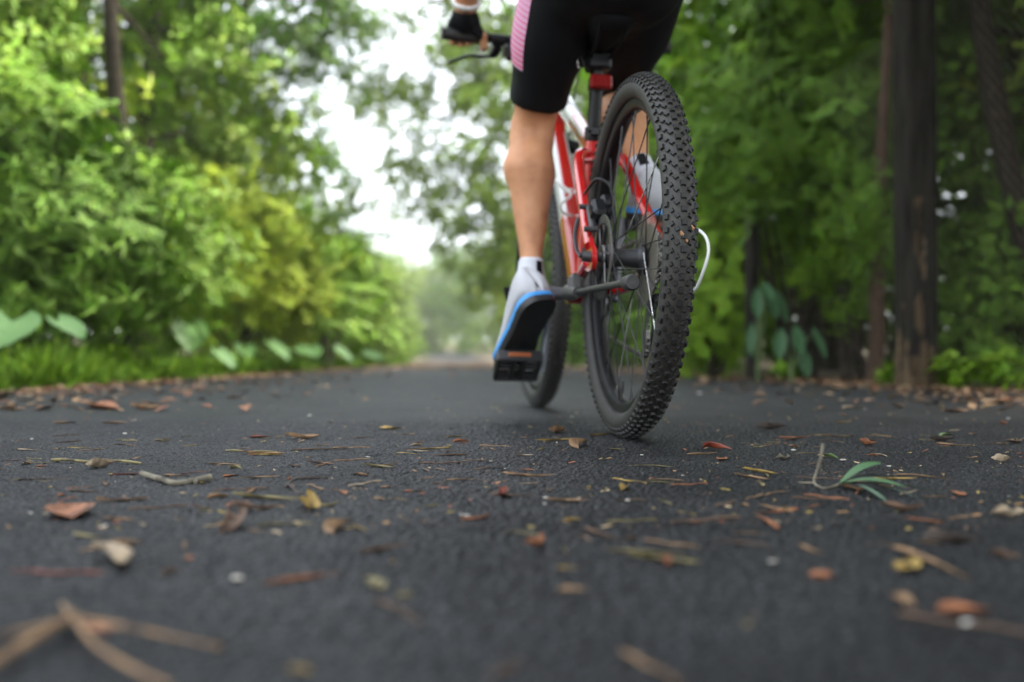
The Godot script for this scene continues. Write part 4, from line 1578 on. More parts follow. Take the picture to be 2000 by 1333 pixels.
# Shoots spread through clumps [centre, radius x, radius y, count]: mostly near each clump's skin, pointing out and up.
func clump_spots(clumps: Array, upward := 0.35) -> Array:
	var out := []
	for c in clumps:
		for i in int(c[3] * 0.78):
			var v := Vector3(rng.randfn(), rng.randfn(), rng.randfn()).normalized()
			var k := pow(rng.randf(), 0.5) * (1.0 if rng.randf() > 0.14 else rng.randf_range(1.1, 1.55))
			var p: Vector3 = c[0] + Vector3(v.x * c[1], v.y * c[2], v.z * c[1]) * k
			if p.y < ground_y(p.x, -p.z) + 0.02:
				p.y = ground_y(p.x, -p.z) + rng.randf() * 0.25
			out.append([p, (v + Vector3(0, upward, 0) + Vector3(rng.randfn(), rng.randfn(), rng.randfn()) * 0.35)])
	return out


# One tree: a tapered trunk that bends through the given points, limbs to each clump, a crown of shoots.
func tree(called: String, label: String, group: String, pts: Array, radius: float, clumps: Array, kind: String, tint: Color, size := 1.0, bark: Material = null, upward := 0.35) -> Node3D:
	var base: Vector3 = pts[0]
	var root := thing(called, label, "tree", group, Transform3D(Basis.IDENTITY, base))
	var mb := MB.new()
	var path := smooth_path(pts.map(func(p): return p - base), 5)
	var n := path.size()
	var rr := []
	for i in n:
		rr.append(lerpf(radius, radius * 0.45, float(i) / (n - 1)) * (1.35 if i == 0 else 1.0) * rng.randf_range(0.95, 1.06))
	mb.mapped = true
	mb.tube(path, rr, 12)
	for c in clumps:
		var to: Vector3 = c[0] - base
		var best := 0
		for i in n:
			if path[i].y < to.y + 0.1:
				best = i
		var a: Vector3 = path[mini(best, n - 1)]
		if a.distance_to(to) > 0.2:
			var mid := a.lerp(to, 0.5) + Vector3(rng.randf_range(-0.1, 0.1), rng.randf_range(-0.05, 0.2), rng.randf_range(-0.1, 0.1))
			mb.tube(smooth_path([a, mid, to], 4), [radius * 0.36, radius * 0.3, radius * 0.26, radius * 0.22, radius * 0.18, radius * 0.14, radius * 0.1, radius * 0.07, radius * 0.05], 6)
	put("trunk", mb, bark if bark else M.bark, root)
	var spots := clump_spots(clumps, upward)
	for s in spots:
		s[0] -= base
	scatter(root, "crown", kind, spots, tint, size)
	return root


func bush(called: String, label: String, group: String, base: Vector3, clumps: Array, kind: String, tint: Color, size := 1.0, upward := 0.5) -> Node3D:
	base.y = ground_y(base.x, -base.z) - 0.02
	var root := thing(called, label, "bush", group, Transform3D(Basis.IDENTITY, base))
	var mb := MB.new()
	for c in clumps:
		var to: Vector3 = c[0] - base
		for k in 2:
			var e := to + Vector3(rng.randf_range(-0.5, 0.5) * c[1], 0.2 * c[2], rng.randf_range(-0.5, 0.5) * c[1])
			mb.tube(smooth_path([Vector3(rng.randf_range(-0.12, 0.12), 0, rng.randf_range(-0.12, 0.12)), e * 0.5 + Vector3(rng.randf_range(-0.1, 0.1), 0.1, 0), e], 4), [0.022, 0.02, 0.017, 0.014, 0.011, 0.009, 0.007, 0.005, 0.003], 6)
	put("stem", mb, M.bark, root)
	var spots := clump_spots(clumps, upward)
	for s in spots:
		s[0] -= base
	scatter(root, "foliage", kind, spots, tint, size)
	return root


# A plant whose leaves are large enough to tell apart: each leaf a part.
func big_leaf_plant(called: String, label: String, base: Vector3, leaves: Array, shape: String, m: Material) -> Node3D:
	base.y = ground_y(base.x, -base.z) - 0.01
	var root := thing(called, label, "plant", "", Transform3D(Basis.IDENTITY, base))
	for q in leaves:      # [tip offset from base, facing normal, length, width]
		var at: Vector3 = q[0]
		var st := MB.new()
		st.tube(smooth_path([Vector3(0, 0, 0), Vector3(at.x * 0.3, at.y * 0.6, at.z * 0.3), at], 4), [0.007, 0.006, 0.006, 0.005, 0.005, 0.004, 0.004, 0.003, 0.003], 6)
		var n: Vector3 = q[1].normalized()
		var down := Vector3(at.x, -0.8, at.z + 0.1).slide(n).normalized()
		var sd := n.cross(down)
		var lf := MB.new()
		var L: float = q[2]
		var W: float = q[3] * 0.5
		var rows := 10
		var cols := 6
		for i in rows + 1:
			var t := float(i) / rows
			var w: float
			if shape == "heart":
				w = W * pow(sin(PI * pow(clampf(t * 0.97 + 0.03, 0.0, 1.0), 0.62)), 0.7)
			else:
				w = W * pow(sin(PI * clampf(t * 0.97 + 0.015, 0.0, 1.0)), 0.8)
			for j in cols + 1:
				var s := float(j) / cols * 2.0 - 1.0
				var back := 0.25 * L * absf(s) * maxf(0.0, 1.0 - t * 3.0) if shape == "heart" else 0.0
				lf.vert(at + down * (L * (t - 0.18) - back) + sd * s * w + n * (W * (0.22 * s * s - 0.5 * (t - 0.3) * (t - 0.3)) + 0.02 * W * sin(t * 20.0 + absf(s) * 5.0)))
		for i in rows:
			for j in cols:
				var p := i * (cols + 1) + j
				lf.quad(p, p + 1, p + cols + 2, p + cols + 1)
		var leaf := put("leaf", lf, m, root)
		put("stalk", st, M.stalk, leaf)
	return root


# ---------------------------------------------------------------- materials

func make_materials() -> void:
	# asphalt: dark binder with grey stone showing through, in fine relief
	var a := mat(Color.WHITE, 0.6)
	a.albedo_texture = noise_texture(0.11, [[0.0, lin(0.002, 0.002, 0.003)], [0.42, lin(0.0068, 0.0070, 0.0074)], [0.55, lin(0.0150, 0.0155, 0.0163)], [0.67, lin(0.046, 0.047, 0.049)], [1.0, lin(0.26, 0.262, 0.265)]], 1024, false, FastNoiseLite.TYPE_SIMPLEX, 3, 3)
	a.uv1_triplanar = true
	a.uv1_world_triplanar = true
	a.uv1_scale = Vector3(1.7, 1.7, 1.7)
	a.heightmap_enabled = true
	a.heightmap_texture = noise_texture(0.09, [], 1024, false, FastNoiseLite.TYPE_CELLULAR, 2, 4)
	a.heightmap_scale = 0.22
	a.metallic_specular = 0.29
	a.detail_enabled = true
	a.detail_blend_mode = BaseMaterial3D.BLEND_MODE_MUL
	a.detail_uv_layer = BaseMaterial3D.DETAIL_UV_2
	a.detail_albedo = noise_texture(0.012, [[0.0, Color(0.62, 0.62, 0.62)], [0.4, Color(0.80, 0.80, 0.81)], [0.6, Color(0.90, 0.90, 0.90)], [1.0, Color(1, 0.99, 0.97)]], 512, false, FastNoiseLite.TYPE_SIMPLEX_SMOOTH, 5, 17)
	a.uv2_triplanar = true
	a.uv2_world_triplanar = true
	a.uv2_scale = Vector3(0.45, 0.45, 0.45)
	M.asphalt = a
	var s := mat(Color.WHITE, 0.95)
	s.albedo_texture = noise_texture(0.02, [[0.0, lin(0.03, 0.022, 0.012)], [0.45, lin(0.07, 0.048, 0.026)], [0.6, lin(0.10, 0.065, 0.035)], [1.0, lin(0.07, 0.085, 0.03)]], 512)
	s.uv1_triplanar = true
	s.uv1_world_triplanar = true
	s.uv1_scale = Vector3(0.6, 0.6, 0.6)
	M.soil = s
	var f := mat(Color.WHITE, 0.6)
	f.metallic_specular = 0.3
	f.vertex_color_use_as_albedo = true
	f.backlight = Color(0.92, 1.0, 0.35)
	f.cull_mode = BaseMaterial3D.CULL_DISABLED
	M.foliage = f
	var li := mat(Color.WHITE, 0.8)
	li.vertex_color_use_as_albedo = true
	li.cull_mode = BaseMaterial3D.CULL_DISABLED
	M.litter = li
	var bark := mat(Color.WHITE, 0.9)
	bark.metallic_specular = 0.15
	bark.albedo_texture = noise_texture(0.03, [[0.0, lin(0.012, 0.010, 0.008)], [0.5, lin(0.030, 0.024, 0.018)], [1.0, lin(0.075, 0.06, 0.045)]], 256)
	bark.uv1_triplanar = true
	bark.uv1_scale = Vector3(5, 1.2, 5)
	M.bark = bark
	var bark2 := mat(Color.WHITE, 0.9)
	bark2.albedo_texture = noise_texture(0.03, [[0.0, lin(0.02, 0.010, 0.005)], [0.5, lin(0.05, 0.025, 0.012)], [1.0, lin(0.10, 0.055, 0.03)]], 256, false, FastNoiseLite.TYPE_SIMPLEX_SMOOTH, 4, 7)
	bark2.uv1_triplanar = true
	bark2.uv1_scale = Vector3(6, 1.0, 6)
	M.bark_brown = bark2
	M.stalk = mat(lin(0.09, 0.14, 0.04), 0.5)
	M.taro = mat(lin(0.075, 0.155, 0.040), 0.5)
	M.taro.metallic_specular = 0.35
	M.taro.backlight = Color(0.4, 0.5, 0.2)
	M.dark_leaf = mat(lin(0.030, 0.075, 0.028), 0.5)
	M.dark_leaf.metallic_specular = 0.3
	M.dark_leaf.backlight = Color(0.3, 0.4, 0.15)
	M.fresh_leaf = mat(lin(0.035, 0.095, 0.028), 0.5)
	M.grey_leaf = mat(lin(0.10, 0.17, 0.11), 0.55)
	# bicycle
	var p := mat(Color.WHITE, 0.25)
	p.vertex_color_use_as_albedo = true
	p.clearcoat_enabled = true
	p.clearcoat_roughness = 0.06
	M.paint = p
	var red := mat(lin(0.42, 0.008, 0.007), 0.25)
	red.clearcoat_enabled = true
	red.clearcoat_roughness = 0.06
	M.red = red
	var rub := mat(Color.WHITE, 0.58)
	rub.albedo_texture = noise_texture(0.02, [[0.0, lin(0.012, 0.012, 0.012)], [0.5, lin(0.020, 0.0195, 0.018)], [0.75, lin(0.032, 0.030, 0.026)], [1.0, lin(0.075, 0.065, 0.05)]], 256, false, FastNoiseLite.TYPE_SIMPLEX_SMOOTH, 5, 2)
	rub.uv1_triplanar = true
	rub.uv1_scale = Vector3(8, 8, 8)
	M.rubber = rub
	M.tyre = rub.duplicate()
	M.tyre.vertex_color_use_as_albedo = true
	M.tyre.albedo_texture = noise_texture(0.02, [[0.0, lin(0.045, 0.042, 0.038)], [0.5, lin(0.070, 0.066, 0.058)], [0.75, lin(0.10, 0.092, 0.078)], [1.0, lin(0.17, 0.15, 0.12)]], 256, false, FastNoiseLite.TYPE_SIMPLEX_SMOOTH, 5, 2)
	M.rim = mat(lin(0.008, 0.008, 0.009), 0.4)
	M.rim.metallic_specular = 0.3
	M.spoke = mat(lin(0.02, 0.02, 0.02), 0.35, 0.3)
	M.steel = mat(lin(0.62, 0.62, 0.62), 0.25, 1.0)
	M.steel_dark = mat(lin(0.20, 0.20, 0.20), 0.35, 1.0)
	M.rotor = mat(lin(0.14, 0.14, 0.14), 0.4, 1.0)
	M.chain = mat(lin(0.28, 0.27, 0.25), 0.3, 1.0)
	M.black_metal = mat(lin(0.028, 0.028, 0.030), 0.42)
	M.dull_metal = mat(lin(0.045, 0.045, 0.044), 0.42, 0.4)
	M.crank = mat(lin(0.16, 0.17, 0.19), 0.45, 0.6)
	M.black_gloss = mat(lin(0.008, 0.008, 0.009), 0.28)
	M.black_gloss.metallic_specular = 0.35
	M.black_plastic = mat(lin(0.015, 0.015, 0.016), 0.45)
	M.white_plastic = mat(lin(0.72, 0.72, 0.70), 0.35)
	M.orange = mat(lin(0.24, 0.065, 0.02), 0.4)
	M.red_lens = mat(lin(0.20, 0.008, 0.008), 0.2)
	M.tan_bit = mat(lin(0.34, 0.17, 0.08), 0.8)
	var dp := mat(lin(0.20, 0.185, 0.15), 0.4)
	dp.transparency = BaseMaterial3D.TRANSPARENCY_ALPHA
	dp.albedo_color.a = 0.42
	M.dirty_plastic = dp
	# rider
	var sk := mat(Color.WHITE, 0.55)
	sk.albedo_texture = noise_texture(0.012, [[0.0, lin(0.34, 0.148, 0.070)], [0.35, lin(0.45, 0.208, 0.098)], [0.6, lin(0.50, 0.240, 0.118)], [1.0, lin(0.55, 0.295, 0.16)]], 256, false, FastNoiseLite.TYPE_SIMPLEX_SMOOTH, 4, 12)
	sk.uv1_triplanar = true
	sk.uv1_scale = Vector3(4, 4, 4)
	sk.heightmap_enabled = true
	sk.heightmap_texture = noise_texture(0.08, [], 256, false, FastNoiseLite.TYPE_CELLULAR, 3, 9)
	sk.heightmap_scale = 0.06
	sk.subsurf_scatter_enabled = true
	sk.subsurf_scatter_strength = 0.25
	M.skin = sk
	var shorts := mat(lin(0.0045, 0.005, 0.006), 0.6)
	shorts.metallic_specular = 0.25
	M.shorts = shorts
	M.black_cloth = mat(lin(0.006, 0.0065, 0.0075), 0.75)
	M.black_cloth.metallic_specular = 0.25
	M.pink = mat(lin(0.62, 0.30, 0.42), 0.7)
	M.hair = mat(lin(0.012, 0.010, 0.009), 0.5)
	M.sock = mat(lin(0.52, 0.53, 0.57), 0.85)
	M.shoe = mat(lin(0.40, 0.405, 0.425), 0.6)
	M.shoe_grey = mat(lin(0.22, 0.22, 0.23), 0.6)
	M.blue = mat(lin(0.035, 0.25, 0.60), 0.5)
	# pink panel printed with red lines that thicken towards the hem
	var im := Image.create(8, 512, false, Image.FORMAT_RGB8)
	im.fill(lin(0.55, 0.29, 0.43))
	var y := 90.0
	var k := 0
	while y < 512.0:
		var th := lerpf(1.5, 11.0, clampf((y - 90.0) / 400.0, 0.0, 1.0))
		im.fill_rect(Rect2i(0, int(y), 8, int(th)), lin(0.55, 0.07, 0.13))
		y += 25.0
		k += 1
	M.pink_panel = mat(Color.WHITE, 0.7)
	M.pink_panel.albedo_texture = ImageTexture.create_from_image(im)
	# fence
	var wood := mat(Color.WHITE, 0.9)
	wood.vertex_color_use_as_albedo = true
	wood.metallic_specular = 0.1
	M.wood = wood
	M.wire = mat(lin(0.10, 0.085, 0.07), 0.6, 0.5)
	M.sprigs = {}
	for kind in ["broad", "fine", "strap", "frond", "grass", "herb", "spray", "wisp"]:
		M.sprigs[kind] = []
		for kk in 6:
			M.sprigs[kind].append(sprig(kind, 11 + 18 * (kk % 3), [0.8, 1.0, 1.22][kk % 3] if kk < 3 else [1.1, 0.72, 0.92][kk % 3]))


# ---------------------------------------------------------------- the forest on both sides

func post(called: String, label: String, base: Vector3, w: float, h: float, worn: float) -> void:
	base.y = ground_y(base.x, -base.z) - 0.05
	var root := thing(called, label, "post", "", Transform3D(Basis(Vector3.UP, 0.12), base))
	var mb := MB.new()
	mb.colored = true
	var n := FastNoiseLite.new()
	n.frequency = 1.0
	n.seed = 21
	var rings := []
	var colors := []
	var rows := int(h / 0.025)
	var seg := 40
	for i in rows + 1:
		var y := h * i / rows
		var ring := PackedVector3Array()
		var cs := PackedColorArray()
		for j in seg:
			var a := TAU * j / seg
			var q := pow(pow(absf(cos(a)), 7.0) + pow(absf(sin(a)), 7.0), -1.0 / 7.0)
			var p := Vector3(cos(a) * q * w / 2, y, sin(a) * q * w / 2)
			var g := n.get_noise_3d(p.x * 30.0, p.y * 2.0, p.z * 30.0)
			ring.append(p * Vector3(1.0 + 0.03 * g, 1.0, 1.0 + 0.03 * g))
			# bare pale wood where the dark coat has flaked off: at the foot and in strips on the face
			var flake := n.get_noise_3d(p.x * 16.0 + 7.0, p.y * 3.5, p.z * 16.0) + 0.5 * n.get_noise_3d(p.x * 50.0, p.y * 14.0, p.z * 50.0)
			var strip: bool = p.z > 0.0 and absf(p.x + w * 0.14) < w * 0.16 and y < 1.05 and flake > 0.0 and worn > 0.5
			var foot: bool = y < worn * (0.26 + 0.30 * flake)
			var base_c := Color(0.022, 0.020, 0.017) * (1.0 + 0.9 * g)
			cs.append(Color(0.075, 0.054, 0.034) * (1.0 + 1.3 * g) if strip or foot else base_c)
		rings.append(ring)
		colors.append(cs)
	mb.loft(rings, true, Color.WHITE, colors)
	put("shaft", mb, M.wood, root)


func build_forest() -> void:
	# shared leaf colours; pale and yellow paint sunlight and haze onto farther trees
	var mid := Color(0.082, 0.170, 0.014)
	var bright := Color(0.140, 0.265, 0.016)
	var yellow := Color(0.235, 0.320, 0.018)
	var pale := Color(0.175, 0.270, 0.028)

	# --- right side: posts and wire
	post("fence_post", "thick dark wooden post with a flaked pale foot beside the road", Vector3(2.126, -0.004, -5.000), 0.172, 3.6, 1.0)
	post("fence_post", "slim dark fence post standing among hanging leaves", Vector3(1.669, -0.006, -6.600), 0.085, 1.75, 0.2)
	var fw := MB.new()
	var fx := func(d: float) -> float: return road_c(d) + 2.42
	var step := 0.062
	var top := 2.1
	var start := 3.6
	var stop := 7.2
	var count := int((stop - start + top) / step)
	for i in count:
		for s in 2:
			var e := start - top + i * step if s == 0 else start + i * step
			var y0 := 0.02
			var y1 := top
			var d0 := e
			var d1 := e + top if s == 0 else e - top
			var t0 := 0.0
			var t1 := 1.0
			var lo := minf(d0, d1)
			var hi := maxf(d0, d1)
			if hi < start or lo > stop:
				continue
			t0 = clampf((start - d0) / (d1 - d0), 0.0, 1.0) if d1 > d0 else clampf((stop - d0) / (d1 - d0), 0.0, 1.0)
			t1 = clampf((stop - d0) / (d1 - d0), 0.0, 1.0) if d1 > d0 else clampf((start - d0) / (d1 - d0), 0.0, 1.0)
			if t1 - t0 < 0.02:
				continue
			var a := lerpf(d0, d1, t0)
			var b := lerpf(d0, d1, t1)
			fw.tube([Vector3(fx.call(a), lerpf(y0, y1, t0), -a), Vector3(fx.call(b) + 0.002 * s, lerpf(y0, y1, t1), -b)], [0.0011, 0.0011], 3, false)
	var fence := thing("wire_fence", "rusty chain-link fence running between the dark posts", "fence")
	put("wire_mesh", fw, M.wire, fence).set_meta("kind", "stuff")

	# leaning trunk and a reddish trunk behind the wire
	tree("leaning_tree", "dark tree whose trunk leans away behind the chain-link fence", "", [Vector3(3.587, -0.009, -6.200), Vector3(3.404, 0.872, -6.250), Vector3(3.282, 1.491, -6.300), Vector3(3.158, 2.554, -6.400), Vector3(3.149, 3.564, -6.600), Vector3(3.113, 5.003, -6.900)], 0.095, [[Vector3(3.248, 4.262, -6.800), 0.8, 0.6, 110], [Vector3(4.075, 3.500, -7.600), 0.7, 0.5, 110], [Vector3(4.241, 2.446, -7.400), 0.6, 0.5, 100]], "broad", mid)
	tree("reddish_tree", "slim tree with a reddish brown trunk behind the dark post", "", [Vector3(2.337, -0.016, -6.100), Vector3(2.351, 0.723, -6.100), Vector3(2.417, 1.470, -6.200), Vector3(2.505, 2.311, -6.300), Vector3(2.684, 3.708, -6.600)], 0.052, [[Vector3(2.577, 2.926, -6.800), 0.7, 0.45, 120], [Vector3(2.337, 2.697, -7.200), 0.6, 0.45, 110]], "fine", mid, 1.0, M.bark_brown)
	# curtain of creepers hanging over the fence line
	bush("hanging_creeper", "creeper cascading over the fence between the slim and the thick post", "", Vector3(2.230, -0.013, -7.400), [[Vector3(1.998, 1.924, -7.400), 0.5, 0.42, 190], [Vector3(2.412, 2.111, -7.200), 0.55, 0.42, 220], [Vector3(2.116, 1.526, -7.000), 0.45, 0.42, 170], [Vector3(2.423, 1.555, -6.600), 0.26, 0.45, 140], [Vector3(2.278, 1.019, -6.600), 0.13, 0.45, 60], [Vector3(1.805, 1.643, -7.600), 0.36, 0.42, 130], [Vector3(2.303, 1.053, -6.100), 0.12, 0.40, 60], [Vector3(1.592, 1.423, -6.300), 0.16, 0.22, 56]], "fine+herb", mid, 0.75, -0.2)
	bush("fern_bush", "feathery fern bush behind the rear tyre at the road edge", "", Vector3(1.679, -0.002, -7.800), [[Vector3(1.747, 1.317, -8.200), 0.32, 0.6, 140], [Vector3(1.788, 0.720, -7.900), 0.32, 0.5, 140], [Vector3(1.574, 0.379, -7.900), 0.3, 0.3, 90], [Vector3(1.615, 1.877, -8.800), 0.4, 0.5, 120]], "fine", bright, 0.9)
	bush("vine_clump", "leafy vine clump dangling beside the reddish trunk", "", Vector3(2.309, -0.003, -6.500), [[Vector3(2.331, 0.948, -6.600), 0.14, 0.35, 60], [Vector3(2.329, 0.620, -6.500), 0.10, 0.28, 36], [Vector3(2.199, 0.788, -6.800), 0.14, 0.35, 40], [Vector3(2.174, 1.020, -7.200), 0.2, 0.35, 45]], "herb", bright, 0.8, -0.6)
	bush("fence_shrub", "dense dark shrub behind the chain-link fence", "", Vector3(3.353, -0.044, -6.700), [[Vector3(3.512, 1.185, -7.000), 0.5, 0.6, 170], [Vector3(3.260, 0.422, -6.800), 0.42, 0.45, 110], [Vector3(3.359, 0.334, -6.300), 0.35, 0.45, 110], [Vector3(3.559, 2.205, -7.400), 0.42, 0.5, 150], [Vector3(3.710, 2.550, -7.000), 0.4, 0.5, 150]], "fine+broad", mid, 0.9)
	big_leaf_plant("broadleaf_seedling", "seedling with long drooping palmate leaves beside the slim post", Vector3(1.627, 0.002, -6.300), [[Vector3(0.0, 0.60, 0.0), Vector3(-0.3, 0.5, 1), 0.24, 0.085], [Vector3(0.07, 0.62, 0.02), Vector3(0.1, 0.5, 1), 0.27, 0.085], [Vector3(0.13, 0.58, 0.0), Vector3(0.5, 0.5, 1), 0.25, 0.085], [Vector3(-0.05, 0.36, 0.05), Vector3(-0.5, 0.4, 1), 0.24, 0.07], [Vector3(0.03, 0.64, 0.06), Vector3(0.0, 0.9, 0.6), 0.22, 0.08]], "lance", M.dark_leaf)
	big_leaf_plant("broadleaf_seedling", "low seedling with wide drooping leaves at the leafy verge", Vector3(1.760, -0.004, -6.000), [[Vector3(-0.06, 0.32, 0.0), Vector3(-0.4, 0.5, 1), 0.22, 0.09], [Vector3(0.02, 0.34, 0.04), Vector3(0.1, 0.5, 1), 0.22, 0.09], [Vector3(0.14, 0.33, 0.02), Vector3(0.6, 0.6, 1), 0.23, 0.08], [Vector3(0.06, 0.20, 0.05), Vector3(0.1, 0.3, 1), 0.2, 0.09]], "lance", M.dark_leaf)
	var hk := 0
	for q in [[1.69, 0, 5.6, 0.9], [1.77, 0, 5.4, 1], [2.03, 0, 5.3, 1.3], [2.01, 0, 5, 1], [2.30, 0, 4.9, 1.2], [2.33, 0, 4.7, 1.2], [2.36, 0, 4.5, 1.4], [1.47, 0, 7.2, 1.2], [1.93, 0, 5.5, 0.8], [2.22, 0, 4.9, 0.9]]:
		var base := Vector3(maxf(q[0], road_c(q[2]) + 2.36), 0.0, -q[2])
		base.y = ground_y(base.x, -base.z)
		var root := thing("roadside_weed", "low green weed sprouting from the leaf litter on the shaded verge", "plant", "weeds on the shaded verge", Transform3D(Basis.IDENTITY, base))
		var sp := []
		for i in 9:
			sp.append([Vector3(rng.randfn() * 0.05, 0.0, rng.randfn() * 0.05), Vector3(rng.randfn() * 0.4, 1, rng.randfn() * 0.4)])
		scatter(root, "leaves", "herb", sp, bright, q[3] * 0.7)
		hk += 1

	# taller trees of the shaded side: crowns close over the verge
	var rt := [[4.2, 6.1, 0.10], [3.6, 0.4, 0.13], [3.3, -2.6, 0.13], [4.6, -5.0, 0.14], [3.2, 3.2, 0.11], [5.6, -1.2, 0.14], [3.4, 9.0, 0.12], [4.6, 11.5, 0.14], [3.3, 13.5, 0.12], [5.4, 7.6, 0.13], [4.2, 17.0, 0.15], [6.6, 10.0, 0.15], [3.6, 21.0, 0.14], [5.2, 25.0, 0.16], [7.6, 14.0, 0.16], [8.2, 8.0, 0.16], [4.0, 30.0, 0.16], [3.6, 38.0, 0.18], [6.5, 20.0, 0.16], [9.5, 11.5, 0.18], [4.2, 48.0, 0.2], [8.5, 18.0, 0.18], [3.2, 4.4, 0.10], [4.6, 2.2, 0.13]]  # the nearest stand out of view, added to block sun and sky light
	for q in rt:
		var u: float = q[0]
		var d: float = q[1]
		var x := road_c(d) + u
		var b := Vector3(x, ground_y(x, d) - 0.05, -d)
		var h := rng.randf_range(6.0, 8.5)
		var cl := []
		var near: bool = u < 5.0 and d < 20.0
		for i in 7:
			var y := lerpf((0.7 if u > 4.5 else 2.4) if d > 7.0 else 2.9, h, (i + 0.5) / 7.0)
			var side := rng.randf_range(-1.3, 0.9) if u < 6.0 else rng.randf_range(-1.2, 1.2)
			if d < 4.5 and y > 3.2:
				side = rng.randf_range(-2.6, 0.6)  # unseen crowns spread over the road to darken it
			cl.append([b + Vector3(side, y, rng.randf_range(-1.1, 1.1)), rng.randf_range(0.9, 1.3), rng.randf_range(0.6, 0.95), 68])
		var kd: String = ["spray", "wisp", "spray"][rng.randi() % 3]
		var tn: int = rng.randi() % 3
		tree("shade_tree", "tall " + ["bright green", "light green", "green"][tn] + (" broad-leaved" if kd == "spray" else " narrow-leaved") + " tree of the wood on the " + ("fenced roadside" if u < 5.0 else "shaded side"), "trees of the shaded wood", [b, b + Vector3(rng.randf_range(-0.2, 0.2), h * 0.4, rng.randf_range(-0.2, 0.2)), b + Vector3(rng.randf_range(-0.5, 0.3), h * 0.8, 0)], q[2], cl, kd, [bright, pale, mid][tn], 1.35)
	# undergrowth that closes the view between the trunks
	for q in [[3.5, 10.0], [5.3, 9.3], [7.6, 7.2], [6.6, 9.6], [8.0, 10.5], [5.6, 6.6], [4.6, 10.6], [3.4, 12.5], [6.4, 8.0], [3.3, 15.5], [3.2, 19.0], [3.3, 24.0], [6.4, 5.4], [3.4, 30.0], [5.0, 5.6], [3.3, 36.0]]:
		var x: float = road_c(q[1]) + q[0]
		var b := Vector3(x, 0, -q[1])
		var y0 := ground_y(x, q[1])
		bush("undergrowth_bush", "leafy undergrowth bush growing between the trunks of the shaded wood", "undergrowth of the shaded wood", b, [[Vector3(x, y0 + 0.55, -q[1]), 0.75, 0.6, 110], [Vector3(x + 0.4, y0 + 1.4, -q[1] - 0.3), 0.7, 0.6, 100], [Vector3(x - 0.3, y0 + 2.2, -q[1] + 0.1), 0.6, 0.5, 80]], ["wisp", "spray", "wisp+frond"][rng.randi() % 3], mid, 1.0)

	# --- left side
	# grass verge
	var spots := []
	var tuft := FastNoiseLite.new()
	tuft.frequency = 1.0
	tuft.seed = 77
	for i in 8500:
		var d := 2.6 + 42.0 * pow(rng.randf(), 1.7)
		var gn := tuft.get_noise_1d(2.2 * -(2.6 + 42.0) + d * 1.7)
		var u := 2.26 + 0.22 * gn + absf(rng.randfn(0.0, 0.75))
		var x := road_c(d) - u
		spots.append([Vector3(x, ground_y(x, d) - 0.01, -d), Vector3(rng.randfn() * 0.45, 1, rng.randfn() * 0.45), 0.85 + 0.75 * tuft.get_noise_2d(x * 2.2, d * 2.2)])
	var gr := scatter(self, "verge_grass", "grass", spots, Color(0.145, 0.275, 0.018), 0.85)
	tag(gr, "bright green grass verge along the road", "grass")
	gr.set_meta("kind", "stuff")
	var wk := 0
	for i in 26:
		var d := 4.3 + 18.0 * pow(rng.randf(), 1.5)
		var x := road_c(d) - rng.randf_range(2.55, 3.2)
		var base := Vector3(x, ground_y(x, d) - 0.01, -d)
		var root := thing("verge_weed", "broad-leaved weed growing up through the sunny grass verge", "plant", "weeds in the grass verge", Transform3D(Basis.IDENTITY, base))
		var sp := []
		for k in 10:
			sp.append([Vector3(rng.randfn() * 0.09, rng.randf() * 0.12, rng.randfn() * 0.09), Vector3(rng.randfn() * 0.5, 1, rng.randfn() * 0.5)])
		scatter(root, "leaves", "herb", sp, bright, 1.0)
	big_leaf_plant("elephant_ear_plant", "elephant-ear plant holding up one large pale heart-shaped leaf", Vector3(-2.772, 0.056, -8.200), [[Vector3(0.02, 0.42, 0.10), Vector3(0.35, 0.75, 0.55), 0.36, 0.30], [Vector3(-0.22, 0.22, 0.05), Vector3(-0.4, 0.9, 0.4), 0.26, 0.20], [Vector3(0.28, 0.20, 0.05), Vector3(0.5, 0.8, 0.3), 0.25, 0.19]], "heart", M.taro)
	big_leaf_plant("elephant_ear_plant", "elephant-ear plant with broad grey-green leaves under the dark shrub", Vector3(-2.584, 0.018, -4.900), [[Vector3(0.02, 0.33, 0.05), Vector3(0.15, 0.9, 0.45), 0.30, 0.30], [Vector3(0.22, 0.34, -0.1), Vector3(0.4, 0.9, 0.3), 0.20, 0.17], [Vector3(-0.15, 0.30, 0.0), Vector3(-0.3, 0.9, 0.3), 0.24, 0.2]], "heart", M.taro)
	big_leaf_plant("elephant_ear_plant", "elephant-ear plants with glossy leaves before the yellow-green bush", Vector3(-2.799, 0.061, -10.000), [[Vector3(0.0, 0.28, 0.05), Vector3(0.3, 0.9, 0.4), 0.28, 0.22], [Vector3(0.3, 0.30, 0.0), Vector3(0.5, 0.8, 0.3), 0.30, 0.22], [Vector3(-0.28, 0.24, 0.0), Vector3(-0.3, 0.9, 0.3), 0.24, 0.2], [Vector3(0.55, 0.26, -0.2), Vector3(0.2, 0.9, 0.4), 0.26, 0.2]], "heart", M.taro)
	big_leaf_plant("elephant_ear_plant", "far elephant-ear plants at the bend of the grass verge", Vector3(-2.939, 0.052, -14.000), [[Vector3(0.0, 0.34, 0.05), Vector3(0.3, 0.9, 0.4), 0.34, 0.28], [Vector3(0.4, 0.30, 0.0), Vector3(0.5, 0.8, 0.3), 0.34, 0.26], [Vector3(-0.35, 0.28, 0.0), Vector3(-0.3, 0.9, 0.3), 0.3, 0.26], [Vector3(0.8, 0.24, -0.3), Vector3(0.2, 0.9, 0.4), 0.3, 0.24]], "heart", M.taro)

